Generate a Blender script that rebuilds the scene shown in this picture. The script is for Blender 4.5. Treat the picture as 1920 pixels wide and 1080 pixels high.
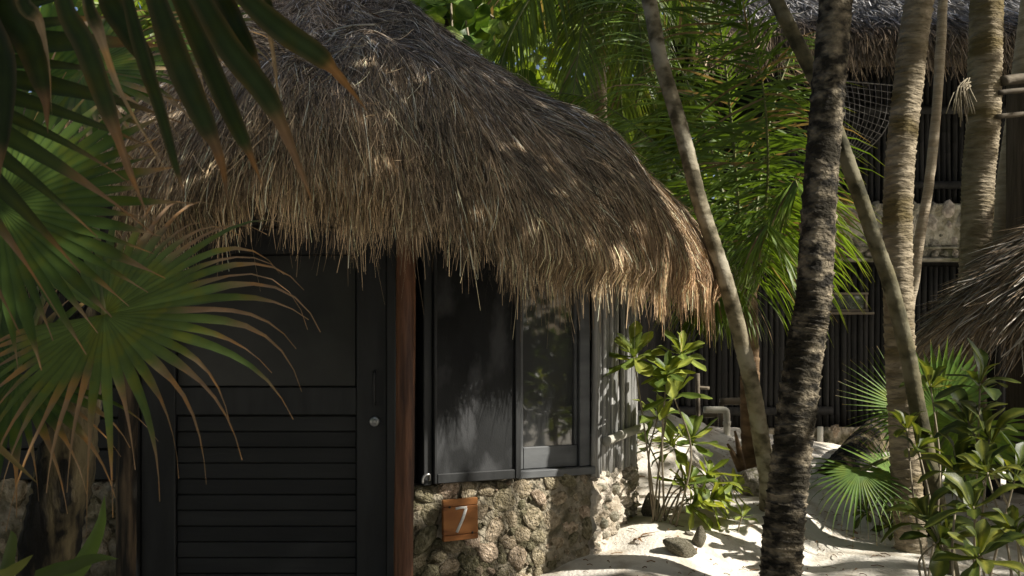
import bpy, math, random
import numpy as np
from mathutils import Vector, Matrix, Quaternion
# ---------------------------------------------------------------- camera, sky, sun, exposure
for o in list(bpy.data.objects): bpy.data.objects.remove(o)
SC = bpy.context.scene
F, CZ, HY = 1867.0, 1.4, 640.0
cam = bpy.data.cameras.new('camera'); cam.sensor_width = 36; cam.lens = 35.0
cam.shift_y = (HY-540)/1920.0; cam.clip_start = .05; cam.clip_end = 2000
co = bpy.data.objects.new('camera', cam); SC.collection.objects.link(co)
co.location = (0, 0, CZ); co.rotation_euler = (math.radians(90), 0, 0); SC.camera = co
cam.dof.use_dof = True; cam.dof.focus_distance = 4.8; cam.dof.aperture_fstop = 9
EL, AZ = math.radians(39.5), math.radians(107)          # AZ clockwise from +Y
SUN = np.array([math.sin(AZ)*math.cos(EL), math.cos(AZ)*math.cos(EL), math.sin(EL)])
W = bpy.data.worlds.new('World'); SC.world = W; W.use_nodes = True
nt = W.node_tree; bg = nt.nodes['Background']; bg.inputs[1].default_value = 0.075
sk = nt.nodes.new('ShaderNodeTexSky'); sk.sky_type = 'NISHITA'; sk.sun_disc = False; sk.dust_density = 3.5; sk.ozone_density = 0.3; sk.air_density = .8
sk.sun_elevation = EL; sk.sun_rotation = AZ; nt.links.new(sk.outputs[0], bg.inputs[0])
sl = bpy.data.lights.new('sun', 'SUN'); sl.energy = 5.0; sl.angle = math.radians(.5); sl.color = (1, .95, .86)
so = bpy.data.objects.new('sun', sl); SC.collection.objects.link(so)
so.rotation_euler = Vector(-SUN).to_track_quat('-Z', 'Y').to_euler()
SC.view_settings.view_transform = 'Standard'; SC.view_settings.look = 'None'
SC.view_settings.gamma = 1; SC.view_settings.exposure = 0.85
SC.cycles.max_bounces = 8; SC.cycles.transparent_max_bounces = 8

# ---------------------------------------------------------------- helpers
COL = SC.collection
rng = np.random.default_rng(7); random.seed(7)
INV = {}
def P(px, py, Y): return np.array([(px-960)/F*Y, Y, CZ-(py-HY)/F*Y])
def nrm(v):
    v = np.asarray(v, float); return v/(np.linalg.norm(v, axis=-1, keepdims=True)+1e-12)
def smooth(a, b, x):
    t = np.clip((x-a)/(b-a), 0, 1); return t*t*(3-2*t)
def thing(name, label, cat, loc=(0, 0, 0), group=None, kind=None):
    o = bpy.data.objects.new(name, None); COL.objects.link(o); o.location = loc; o.empty_display_size = .1
    INV[o] = Matrix.Translation(-Vector(loc)); o['label'] = label; o['category'] = cat
    if group: o['group'] = group
    return o
def tag(o, label=None, cat=None, group=None, kind=None):
    for k, v in (('label', label), ('category', cat), ('group', group), ('kind', kind)):
        if v: o[k] = v
    return o
def link(name, me, mat=None, parent=None, M=None):
    o = bpy.data.objects.new(name, me); COL.objects.link(o)
    if mat is not None and not me.materials: me.materials.append(mat)
    if parent is not None:
        o.parent = parent; o.matrix_parent_inverse = INV[parent]
    if M is not None: o.matrix_basis = M
    INV[o] = M.inverted() if M is not None else Matrix.Identity(4)
    return o
def mesh(name, v, f, cols=None, smoothf=True):
    me = bpy.data.meshes.new(name); v = np.asarray(v, np.float32); f = np.asarray(f, np.int32) if not isinstance(f, list) or len({len(q) for q in f}) == 1 else f
    if isinstance(f, np.ndarray):
        n, k = f.shape; me.vertices.add(len(v)); me.vertices.foreach_set('co', v.ravel())
        me.loops.add(n*k); me.loops.foreach_set('vertex_index', f.ravel())
        me.polygons.add(n); me.polygons.foreach_set('loop_start', np.arange(0, n*k, k, dtype=np.int32))
        me.polygons.foreach_set('loop_total', np.full(n, k, np.int32))
        me.update(calc_edges=True)
    else:
        me.from_pydata([tuple(map(float, x)) for x in v], [], [tuple(map(int, q)) for q in f])
    if smoothf: me.polygons.foreach_set('use_smooth', np.ones(len(me.polygons), bool))
    if cols is not None:
        a = me.attributes.new('Col', 'FLOAT_COLOR', 'POINT'); c = np.ones((len(v), 4), np.float32); c[:, :3] = cols
        a.data.foreach_set('color', c.ravel())
    me.validate()
    return me
class MB:
    def __init__(s): s.v = []; s.f = []; s.c = []; s.n = 0
    def add(s, v, f, c=None):
        v = np.asarray(v, float).reshape(-1, 3); s.v.append(v)
        s.f += [tuple(int(i)+s.n for i in q) for q in f]; s.n += len(v)
        s.c.append(np.broadcast_to(np.asarray(c if c is not None else (1, 1, 1), float), (len(v), 3)))
    def box(s, x0, x1, y0, y1, z0, z1, fn=None, bev=.004):
        v, f = boxvf(x0, x1, y0, y1, z0, z1, bev)
        if fn: v = np.array([fn(*p) for p in v])
        s.add(v, f)
    def tube(s, pts, rad, n=10, c=None, cap=True): s.add(*tubevf(pts, rad, n, cap), c)
    def mesh(s, name, col=False, sm=True): return mesh(name, np.concatenate(s.v), s.f, np.concatenate(s.c) if col else None, sm)
def boxvf(x0, x1, y0, y1, z0, z1, b=.004):
    b = min(b, abs(x1-x0)*.3, abs(y1-y0)*.3, abs(z1-z0)*.3)
    v = []; X = (x0, x1); Y = (y0, y1); Z = (z0, z1); sg = (1, -1); idx = {}
    for i in (0, 1):
        for j in (0, 1):
            for k in (0, 1):
                idx[i, j, k] = len(v)
                v += [(X[i], Y[j]+sg[j]*b, Z[k]+sg[k]*b), (X[i]+sg[i]*b, Y[j], Z[k]+sg[k]*b), (X[i]+sg[i]*b, Y[j]+sg[j]*b, Z[k])]
    g = lambda i, j, k, a: idx[i, j, k]+a
    f = []
    for i in (0, 1):
        q = [g(i, 0, 0, 0), g(i, 1, 0, 0), g(i, 1, 1, 0), g(i, 0, 1, 0)]; f.append(q if i else q[::-1])
        q = [g(0, i, 0, 1), g(1, i, 0, 1), g(1, i, 1, 1), g(0, i, 1, 1)]; f.append(q[::-1] if i else q)
        q = [g(0, 0, i, 2), g(1, 0, i, 2), g(1, 1, i, 2), g(0, 1, i, 2)]; f.append(q if i else q[::-1])
    for a in (0, 1):
        for b_ in (0, 1):
            q = [g(0, a, b_, 1), g(1, a, b_, 1), g(1, a, b_, 2), g(0, a, b_, 2)]; f.append(q if a == b_ else q[::-1])
            q = [g(a, 0, b_, 0), g(a, 1, b_, 0), g(a, 1, b_, 2), g(a, 0, b_, 2)]; f.append(q[::-1] if a == b_ else q)
            q = [g(a, b_, 0, 0), g(a, b_, 1, 0), g(a, b_, 1, 1), g(a, b_, 0, 1)]; f.append(q if a == b_ else q[::-1])
    for (i, j, k), m in idx.items():
        q = [m, m+1, m+2]; f.append(q if (i+j+k) % 2 else q[::-1])
    return np.array(v), f
def resample(pts, n):
    pts = np.asarray(pts, float)
    m = len(pts); t = np.linspace(0, m-1, n); out = []
    E = np.vstack([2*pts[0]-pts[1], pts, 2*pts[-1]-pts[-2]])
    for x in t:
        i = min(int(x), m-2); u = x-i; a, b, c, d = E[i:i+4]
        out.append(.5*((2*b)+(-a+c)*u+(2*a-5*b+4*c-d)*u*u+(-a+3*b-3*c+d)*u**3))
    return np.array(out)
def tubevf(pts, rad, n=10, cap=True, rfun=None):
    pts = np.asarray(pts, float); m = len(pts); rad = np.broadcast_to(np.asarray(rad, float), (m,))
    T = nrm(np.gradient(pts, axis=0)); up = np.array([0, 1, 0.]) if abs(T[0][1]) < .9 else np.array([1., 0, 0])
    a = nrm(np.cross(T[0], up)); v = []; th = np.linspace(0, 2*math.pi, n, endpoint=False)
    for i in range(m):
        a = nrm(a-T[i]*np.dot(a, T[i])); b = np.cross(T[i], a)
        r = rad[i]*(rfun(i, th) if rfun else np.ones(n))
        v.append(pts[i]+np.outer(np.cos(th)*r, a)+np.outer(np.sin(th)*r, b))
    v = np.concatenate(v); f = []
    for i in range(m-1):
        for j in range(n):
            k = (j+1) % n; f.append((i*n+j, i*n+k, (i+1)*n+k, (i+1)*n+j))
    if cap:
        v = np.vstack([v, pts[0], pts[-1]]); A = m*n
        f += [(A, (j+1) % n, j) for j in range(n)]+[(A+1, (m-1)*n+j, (m-1)*n+(j+1) % n) for j in range(n)]
    return v, f
# ---- materials
def pm(name, c1, c2, scale=6, stretch=(1, 1, 1), rough=.8, bump=.4, bscale=30, dist=.01, spec=.3, transl=0, attr=False, rnd=0, ramp=(.35, .65), c3=None, s3=2.0, metal=0, coord='Object'):
    m = bpy.data.materials.new(name); m.use_nodes = True; t = m.node_tree; N = t.nodes; L = t.links
    b = N['Principled BSDF']; b.inputs['Roughness'].default_value = rough; b.inputs['Specular IOR Level'].default_value = spec; b.inputs['Metallic'].default_value = metal
    tc = N.new('ShaderNodeTexCoord'); mp = N.new('ShaderNodeMapping'); mp.inputs['Scale'].default_value = stretch; L.new(tc.outputs[coord], mp.inputs[0])
    def noise(sc, det=6):
        n = N.new('ShaderNodeTexNoise'); n.inputs['Scale'].default_value = sc; n.inputs['Detail'].default_value = det; L.new(mp.outputs[0], n.inputs[0]); return n
    def mixc(fac, a, bb, mode='MIX'):
        x = N.new('ShaderNodeMix'); x.data_type = 'RGBA'; x.blend_type = mode
        for s, v in ((x.inputs[0], fac), (x.inputs[6], a), (x.inputs[7], bb)):
            if isinstance(v, (int, float)): s.default_value = v
            elif isinstance(v, tuple): s.default_value = (*v, 1)
            else: L.new(v, s)
        return x.outputs[2]
    def ramped(n, lo, hi):
        r = N.new('ShaderNodeMapRange'); r.inputs[1].default_value = lo; r.inputs[2].default_value = hi; L.new(n.outputs[0], r.inputs[0]); return r.outputs[0]
    n1 = noise(scale); col = mixc(ramped(n1, *ramp), c1, c2)
    if c3: col = mixc(ramped(noise(s3, 4), .5, .62), col, c3)
    if attr:
        at = N.new('ShaderNodeAttribute'); at.attribute_name = 'Col'; col = mixc(1.0, col, at.outputs[0], 'MULTIPLY')
    if rnd:
        oi = N.new('ShaderNodeObjectInfo'); h = N.new('ShaderNodeHueSaturation'); r = N.new('ShaderNodeMapRange')
        r.inputs[3].default_value = 1-rnd; r.inputs[4].default_value = 1+rnd; L.new(oi.outputs['Random'], r.inputs[0]); L.new(r.outputs[0], h.inputs['Value'])
        r2 = N.new('ShaderNodeMapRange'); r2.inputs[3].default_value = .5+rnd*.06; r2.inputs[4].default_value = .5-rnd*.06; L.new(oi.outputs['Random'], r2.inputs[0]); L.new(r2.outputs[0], h.inputs['Hue'])
        L.new(col, h.inputs['Color']); col = h.outputs[0]
    L.new(col, b.inputs['Base Color'])
    if bump:
        bp = N.new('ShaderNodeBump'); bp.inputs['Strength'].default_value = bump; bp.inputs['Distance'].default_value = dist
        L.new(noise(bscale, 8).outputs[0], bp.inputs['Height']); L.new(bp.outputs[0], b.inputs['Normal'])
    if transl:
        tr = N.new('ShaderNodeBsdfTranslucent'); mx = N.new('ShaderNodeMixShader'); mx.inputs[0].default_value = transl
        L.new(mixc(1.0, col, (1.5, 1.42, .6), 'MULTIPLY'), tr.inputs[0]); L.new(b.outputs[0], mx.inputs[1]); L.new(tr.outputs[0], mx.inputs[2])
        L.new(mx.outputs[0], N['Material Output'].inputs[0])
    return m
M = {}
M['sand'] = pm('sand', (.60, .56, .49), (.70, .66, .58), 3, rough=.95, bump=.6, bscale=60, dist=.012, spec=.1, c3=(.48, .43, .35), s3=5)
M['thatch'] = pm('thatch', (.75, .75, .75), (1.15, 1.12, 1.1), 2.2, rough=.65, bump=0, spec=.25, attr=True)
M['thatch_core'] = pm('thatch core', (.05, .038, .025), (.09, .07, .05), 20, stretch=(1, 1, .15), rough=.95, bump=.8, bscale=60)
M['black_wood'] = pm('black stained wood', (.014, .0145, .014), (.024, .0245, .0235), 10, stretch=(.12, 1, 1), rough=.6, bump=.35, bscale=50, dist=.004, spec=.35, rnd=.25)
M['black_frame'] = pm('black painted frame', (.015, .016, .016), (.028, .029, .029), 14, stretch=(1, 1, .2), rough=.5, bump=.3, bscale=60, dist=.003, spec=.4)
M['frame_grey'] = pm('weathered grey frame', (.08, .083, .086), (.125, .13, .132), 14, stretch=(.3, .3, 1), rough=.5, bump=.3, bscale=60, dist=.003, spec=.4)
M['screen'] = pm('dusty window screen', (.008, .0085, .0085), (.026, .027, .027), 3.5, stretch=(1, 1, .5), rough=.65, bump=.5, bscale=220, dist=.002, spec=.2, c3=(.05, .051, .052), s3=6)
M['door_pane'] = pm('frosted door pane', (.030, .031, .029), (.044, .045, .041), 5, rough=.3, bump=.1, bscale=10, dist=.002)
M['post'] = pm('varnished red post', (.045, .019, .011), (.25, .108, .05), 16, stretch=(1, 1, .10), rough=.6, bump=1, bscale=32, dist=.02, spec=.4, ramp=(.38, .68))
M['bark_post'] = pm('split bark post', (.02, .017, .013), (.17, .12, .07), 14, stretch=(1, 1, .12), rough=.9, bump=.9, bscale=25, dist=.02, ramp=(.45, .62))
M['mortar'] = pm('lime mortar', (.17, .145, .095), (.42, .37, .28), 14, rough=.95, bump=1, bscale=34, dist=.05, spec=.1, c3=(.13, .115, .07), s3=6)
M['stone'] = pm('olive fieldstone', (.20, .165, .10), (.48, .41, .29), 2.2, rough=.95, bump=.9, bscale=5, dist=.03, spec=.1, rnd=.5, c3=(.13, .11, .065), s3=1.6)
M['coral_stone'] = pm('pale coral lump', (.26, .23, .165), (.52, .48, .39), 2.2, rough=.95, bump=.9, bscale=5, dist=.03, spec=.1, rnd=.4)
M['grey_lump'] = pm('grey fieldstone lump', (.16, .145, .115), (.36, .33, .27), 2.0, rough=.95, bump=.8, bscale=4, dist=.04, spec=.1, rnd=.45)
M['coral'] = pm('pale coral stone', (.24, .21, .15), (.46, .42, .34), 9, rough=.95, bump=1, bscale=36, dist=.03, spec=.1, rnd=.35, ramp=(.40, .58))
M['sign'] = pm('orange sign wood', (.26, .098, .027), (.40, .17, .052), 7, stretch=(.25, 1, 1.95), rough=.5, bump=.3, bscale=40, dist=.004, c3=(.15, .05, .014), s3=9)
M['white'] = pm('white paint', (.74, .72, .67), (.84, .82, .77), 20, rough=.6, bump=.2, bscale=60)
M['steel'] = pm('brushed steel', (.35, .35, .34), (.5, .5, .48), 30, rough=.35, bump=.1, metal=.9)
M['bamboo'] = pm('grey weathered cane', (.10, .10, .095), (.36, .355, .335), 7, stretch=(3, 3, .12), rough=.7, bump=.6, bscale=30, dist=.006, rnd=.5, ramp=(.32, .62))
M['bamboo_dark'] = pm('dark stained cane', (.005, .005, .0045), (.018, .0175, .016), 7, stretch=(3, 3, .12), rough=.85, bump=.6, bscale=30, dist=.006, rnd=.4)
M['rail'] = pm('pale bamboo rail', (.28, .27, .23), (.46, .44, .38), 9, rough=.55, bump=.3, bscale=40, dist=.004)
M['trunk_dark'] = pm('dark lichened palm bark', (.028, .025, .020), (.28, .235, .165), 10, stretch=(1.3, 1.3, 1.95), rough=.92, bump=1, bscale=34, dist=.03, spec=.12, ramp=(.42, .66), c3=(.03, .026, .018), s3=3.2)
M['trunk_tan'] = pm('ochre ringed palm bark', (.14, .112, .07), (.35, .295, .21), 9, stretch=(1, 1, 3), rough=.88, bump=1, bscale=24, dist=.02, spec=.15, c3=(.13, .10, .045), s3=1.6, ramp=(.30, .70))
M['trunk_pale'] = pm('pale palm bark', (.26, .21, .14), (.40, .34, .25), 4, stretch=(1, 1, 7), rough=.85, bump=.9, bscale=16, dist=.012)
M['trunk_smooth'] = pm('smooth mossy bark', (.028, .026, .011), (.115, .10, .052), 12, stretch=(1, 1, 1.2), rough=.85, bump=.7, bscale=26, dist=.01, c3=(.15, .135, .085), s3=5, ramp=(.36, .62))
M['trunk_mottled'] = pm('pale mottled bark', (.065, .055, .030), (.24, .205, .135), 12, stretch=(1, 1, 1.3), rough=.85, bump=.7, bscale=26, dist=.01, c3=(.30, .27, .20), s3=6, ramp=(.36, .62))
M['trunk_rust'] = pm('rusty young palm bark', (.075, .045, .022), (.20, .13, .07), 6, stretch=(1, 1, 2.5), rough=.85, bump=.8, bscale=20, dist=.012)
M['trunk_fibre'] = pm('fibrous fan palm bark', (.010, .009, .007), (.15, .12, .065), 13, stretch=(1, 1, .22), rough=.95, bump=1, bscale=40, dist=.03, ramp=(.50, .64))
M['leaf'] = pm('leaf green', (.95, .78, .62), (1.45, 1.15, .9), 9, rough=.45, bump=.15, bscale=60, dist=.002, spec=.45, transl=.38, attr=True)
M['fan'] = pm('fan palm green', (.85, .80, .82), (1.12, 1.06, 1.08), 14, rough=.5, bump=.15, bscale=90, dist=.002, spec=.22, transl=.20, attr=True, c3=(1.3, 1.02, .72), s3=16)
M['shrub_leaf'] = pm('glossy shrub leaf', (1.0, .85, .75), (1.3, 1.1, 1.0), 9, rough=.45, bump=.25, bscale=40, dist=.003, spec=.35, transl=.33, attr=True, rnd=.45)
M['stem'] = pm('shrub stem', (.16, .13, .085), (.30, .26, .18), 12, stretch=(1, 1, .3), rough=.8, bump=.4, bscale=40)
M['petiole'] = pm('leaf stalk', (.10, .12, .035), (.18, .18, .06), 8, rough=.5, bump=.2)
M['grey_stone'] = pm('grey fieldstone', (.17, .155, .125), (.33, .305, .25), 7, rough=.9, bump=.8, bscale=18, dist=.02, rnd=.3, c3=(.11, .105, .06), s3=4)
M['rock'] = pm('mossy rock', (.10, .09, .055), (.30, .27, .20), 9, rough=.9, bump=.9, bscale=20, dist=.02)
M['pvc'] = pm('aged white pipe', (.48, .46, .38), (.58, .56, .48), 12, rough=.5, bump=.1)
M['net'] = pm('grey rope', (.10, .095, .085), (.17, .16, .145), 30, rough=.9, bump=.2)
M['old_wood'] = pm('old grey timber', (.055, .045, .032), (.15, .125, .09), 8, stretch=(.2, 1, 1), rough=.85, bump=.7, bscale=30, dist=.01)
M['dry_leaf'] = pm('dry brown leaf', (.13, .065, .028), (.27, .15, .065), 10, rough=.7, bump=.4, bscale=40, dist=.005)
g = bpy.data.materials.new('dark window glass'); g.use_nodes = True; t = g.node_tree; b = t.nodes['Principled BSDF']
b.inputs['Base Color'].default_value = (.006, .0065, .0065, 1); b.inputs['Roughness'].default_value = .5
gl = t.nodes.new('ShaderNodeBsdfGlossy'); gl.inputs['Roughness'].default_value = .035; gl.inputs[0].default_value = (.9, .9, .9, 1)
mx = t.nodes.new('ShaderNodeMixShader'); mx.inputs[0].default_value = .13
t.links.new(b.outputs[0], mx.inputs[1]); t.links.new(gl.outputs[0], mx.inputs[2]); t.links.new(mx.outputs[0], t.nodes['Material Output'].inputs[0]); M['glass'] = g

# ---------------------------------------------------------------- ground
GC = [(780, 1214, 4.5), (400, 1230, 4.4), (1000, 1140, 4.6), (1100, 1078, 4.75), (1160, 1040, 5.0), (1212, 968, 5.35), (1130, 1092, 4.5), (1400, 1080, 4.9), (1330, 965, 5.6), (1235, 1003, 5.15),
      (1400, 905, 7), (1440, 935, 5.9), (1230, 800, 7.2), (1300, 785, 8.6), (1390, 850, 8), (1370, 820, 8.6), (1600, 860, 11.4), (1560, 900, 8.0), (1600, 1000, 5.9), (1650, 1040, 5.3), (1550, 1080, 5), (1465, 1120, 4.6), (1900, 1090, 5), (1215, 770, 7.9), (1700, 900, 8)]
GX = [P(*c) for c in GC]+[np.array(q, float) for q in ((-4, 4, 0), (-4, 8, .1), (0, 1, 0), (-3, 0, 0), (3, 1, .1), (4, 4, .2), (5, 8, .1), (0, 15, .1), (6, 14, 0), (-6, 14, 0), (9, 2, .1), (0, -4, 0), (-9, 3, 0), (1.5, 2.5, .12), (-1.2, 6.5, .1), (14, 14, 0), (-14, 14, 0), (12, -6, 0), (-12, -6, 0), (0, 22, 0))]
GX = np.array(GX)
br = np.random.default_rng(3)
BX = np.c_[br.uniform(-1, 4, 900), br.uniform(3.2, 10, 900)]; BA = br.uniform(-.018, .014, 900); BR = br.uniform(.05, .16, 900)
def ground(x, y, bumps=True):
    x = np.asarray(x, float); y = np.asarray(y, float); sh = x.shape; x = x.ravel(); y = y.ravel()
    d2 = (x[:, None]-GX[None, :, 0])**2+(y[:, None]-GX[None, :, 1])**2+.03
    w = d2**-1.7; z = (w*GX[None, :, 2]).sum(1)/w.sum(1)
    z *= 1-smooth(14, 26, np.hypot(x, y))
    if bumps:
        k = np.where((x > -1.3) & (x < 4.3) & (y > 3) & (y < 10.3))[0]
        if len(k):
            for c0 in range(0, len(k), 4000):
                kk = k[c0:c0+4000]
                e = np.exp(-((x[kk, None]-BX[None, :, 0])**2+(y[kk, None]-BX[None, :, 1])**2)/BR[None]**2)
                z[kk] += (e*BA[None]).sum(1)
    return z.reshape(sh)
def gz(x, y): return float(ground(np.array([x]), np.array([y]))[0])
xs = np.r_[-400, -200, -100, -50, -28, -18, -12, -8, np.arange(-6, -1, .25), np.arange(-1, 4.2, .045), np.arange(4.3, 8, .3), 10, 14, 20, 30, 60, 120, 250, 400]
ys = np.r_[-60, -30, -15, -8, -4, np.arange(-2, 3.4, .3), np.arange(3.5, 10, .045), np.arange(10.1, 15, .25), 17, 20, 25, 35, 60, 120, 250, 600, 1200]
XX, YY = np.meshgrid(xs, ys); nx, ny = len(xs), len(ys); ZZ = ground(XX, YY)
I = np.arange(nx*ny).reshape(ny, nx); fq = np.stack([I[:-1, :-1], I[:-1, 1:], I[1:, 1:], I[1:, :-1]], -1).reshape(-1, 4)
tag(link('ground', mesh('ground', np.stack([XX, YY, ZZ], -1).reshape(-1, 3), fq), M['sand']), 'pale trampled beach sand between the huts', kind='structure')

# ---------------------------------------------------------------- thatch strands
def strands(pts, width, cols, flat=None):
    """pts (N,K,3) polylines -> ribbons; cols (N,K,3)"""
    N, K, _ = pts.shape; T = nrm(np.gradient(pts, axis=1)); V = nrm(np.random.default_rng(1).normal(size=(N, 1, 3)))
    side = nrm(np.cross(T, np.broadcast_to(V, T.shape)))
    if flat is not None: side = nrm(np.cross(T, flat)+.55*side)
    tw = np.linspace(1, .35, K)[None, :, None]; w = np.asarray(width).reshape(-1, 1, 1)*tw*.5
    v = np.stack([pts-side*w, pts+side*w], 2).reshape(-1, 3)
    b = (np.arange(N)*K*2)[:, None]; k = np.arange(K-1)[None]*2
    q = np.stack([b+k, b+k+1, b+k+3, b+k+2], -1).reshape(-1, 4)
    return v, q, np.repeat(cols, 2, axis=1).reshape(-1, 3)

# ---------------------------------------------------------------- hut
HC = np.array([-1.15, 6.25])
hut = thing('thatched_hut', 'dark wooden hut with shaggy thatched roof and low stone wall', 'hut', (-1.15, 6.25, 0))
PR = np.array([(.02, 3.72), (.5, 3.42), (1.15, 3.02), (1.6, 2.79), (1.87, 2.63), (2.05, 2.47), (2.20, 2.31), (2.31, 2.14), (2.36, 2.02), (2.37, 1.94)])
prs = resample(PR, 80); arc = np.r_[0, np.cumsum(np.hypot(*np.diff(prs, axis=0).T))]; AL = arc[-1]
def sag(x, y):
    f = smooth(-.75, .35, x)*smooth(7.5, 6.0, y)
    return -.23*f-.15*smooth(-.8, -1.7, x)*smooth(7.5, 6.0, y)
def roof_pt(s, th, h=0):
    r = np.interp(s, arc, prs[:, 0]); z = np.interp(s, arc, prs[:, 1]); over = np.maximum(s-AL, 0)
    e = 1e-2; dr = np.interp(s+e, arc, prs[:, 0])-np.interp(s-e, arc, prs[:, 0]); dz = np.interp(s+e, arc, prs[:, 1])-np.interp(s-e, arc, prs[:, 1])
    l = np.hypot(dr, dz)+1e-9; nr, nz = -dz/l, dr/l
    lump = .035*np.sin(th*9+s*3)+.025*np.sin(th*17-s*5+1)+.018*np.sin(th*31+s*2)
    r = r+nr*(h+lump)+over*.03; z = z+nz*(h+lump)-over
    x = HC[0]+r*np.cos(th); y = HC[1]+r*np.sin(th)
    f = np.clip((s)/AL, 0, 1)
    return np.stack([x, y, z+sag(x, y)*(.35+.65*f)], -1)
# core
nth, ns = 120, 30; tt = np.linspace(0, 2*math.pi, nth, endpoint=False); ss = np.linspace(.0, AL-.06, ns)
S_, T_ = np.meshgrid(ss, tt); v = roof_pt(S_, T_, -.05).reshape(-1, 3)
f = [(i*ns+j, i*ns+j+1, ((i+1) % nth)*ns+j+1, ((i+1) % nth)*ns+j) for i in range(nth) for j in range(ns-1)]
rf = link('roof', mesh('roof', v, f), M['thatch_core'], hut)
# underside: sloping thatch ceiling from eave up to wall top
inner = roof_pt(np.full(nth, AL-.06), tt, -.05); inn2 = inner.copy(); inn2[:, :2] = HC+(inner[:, :2]-HC)*.55; inn2[:, 2] += .75
v = np.vstack([inner, inn2, [[HC[0], HC[1], 3.0]]]); f = [(i, (i+1) % nth, nth+(i+1) % nth, nth+i) for i in range(nth)]+[(nth+i, nth+(i+1) % nth, 2*nth) for i in range(nth)]
link('ceiling_lining', mesh('ceiling', v, f), M['thatch_core'], rf)
def hut_thatch(N, lo, hi, width, seed):
    r_ = np.random.default_rng(seed); K = 5
    s0 = np.sqrt(r_.uniform(.0, 1, N))*AL*1.0-.12; th0 = r_.uniform(lo, hi, N)
    # clump: pull angles into tufts so strands gather
    cl = (np.round(th0*70+np.round(s0*4)*.37)+.5-np.round(s0*4)*.37)/70; th0 = th0+(cl-th0)*r_.uniform(0, .6, N)*(s0/AL)
    fr = s0/AL
    L = r_.uniform(.16, .34, N)*(.55+.75*fr)
    fringe = s0 > AL*.80
    tuft = .5+.5*np.sin(th0*23+1.3)*np.sin(th0*41+.4)
    L = np.where(fringe, r_.uniform(.08, .34, N)*(.60+.65*tuft)+(r_.random(N) > .90)*r_.uniform(.02, .17, N), L)
    t = np.linspace(0, 1, K)[None]; s = s0[:, None]+L[:, None]*t; s = np.maximum(s, .01)
    mess = np.where(r_.random(N) < .05, 2.4, 1.0)
    lat = r_.normal(0, 1, N)*(.04+.11*(1-fr))*mess; rr = np.interp(s0, arc, prs[:, 0])+.15
    th = th0[:, None]+(lat/rr)[:, None]*L[:, None]*2.2*t+(r_.normal(0, .025, N)/rr)[:, None]*t*t
    hh = r_.uniform(-.02, .022, N)[:, None]+np.abs(r_.normal(0, .016, N)*mess)[:, None]*t*(1-.3*t)
    pts = roof_pt(s, th, hh)
    cut = np.minimum(pts[:, -1, 2]-0, 9)
    br_ = np.clip(r_.lognormal(-.15, .62, N), .16, 3.0)[:, None, None]
    grey = np.array([.182, .150, .114]); mid = np.array([.205, .160, .108]); gold = np.array([.235, .172, .102]); lit_orange = np.array([.25, .145, .075])
    ff = s/AL
    c = grey+(mid-grey)*smooth(.50, .80, ff)[..., None]; c = c+(gold-c)*smooth(.78, 1.02, ff)[..., None]
    rx = smooth(.3, 1.0, pts[..., 0])*smooth(.80, 1.05, ff); c = c+(lit_orange-c)*(rx*.6)[..., None]  # right end of the fringe tinted orange, its sunlit glow put into the colour
    silver = (r_.random(N) < .12)[:, None, None]*(1-smooth(.6, .9, ff))[..., None]; c = c+(np.array([.37, .34, .30])-c)*silver
    rot = np.where(r_.random(N) < .14, .30, 1)[:, None, None]
    fc = np.mod(s/.23+.25*np.sin(th*5)+.12*np.sin(th*13), 1); rot = rot*(1-.38*np.exp(-(fc/.16)**2)*(1-smooth(.85, 1., ff)))[..., None]  # rot also carries undercut shade painted beneath each thatch course
    return strands(pts, r_.uniform(.6, 1.3, N)*width, np.minimum(c*br_*rot*2.1, .85))
vis = hut_thatch(240000, math.radians(-150), math.radians(8), .0044, 11)
link('thatch', mesh('thatch', *vis, smoothf=False), M['thatch'], rf)['kind'] = 'stuff'
bk = hut_thatch(16000, math.radians(8), math.radians(210), .018, 12)
link('rear_thatch', mesh('thatch', *bk, smoothf=False), M['thatch'], rf)['kind'] = 'stuff'

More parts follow.
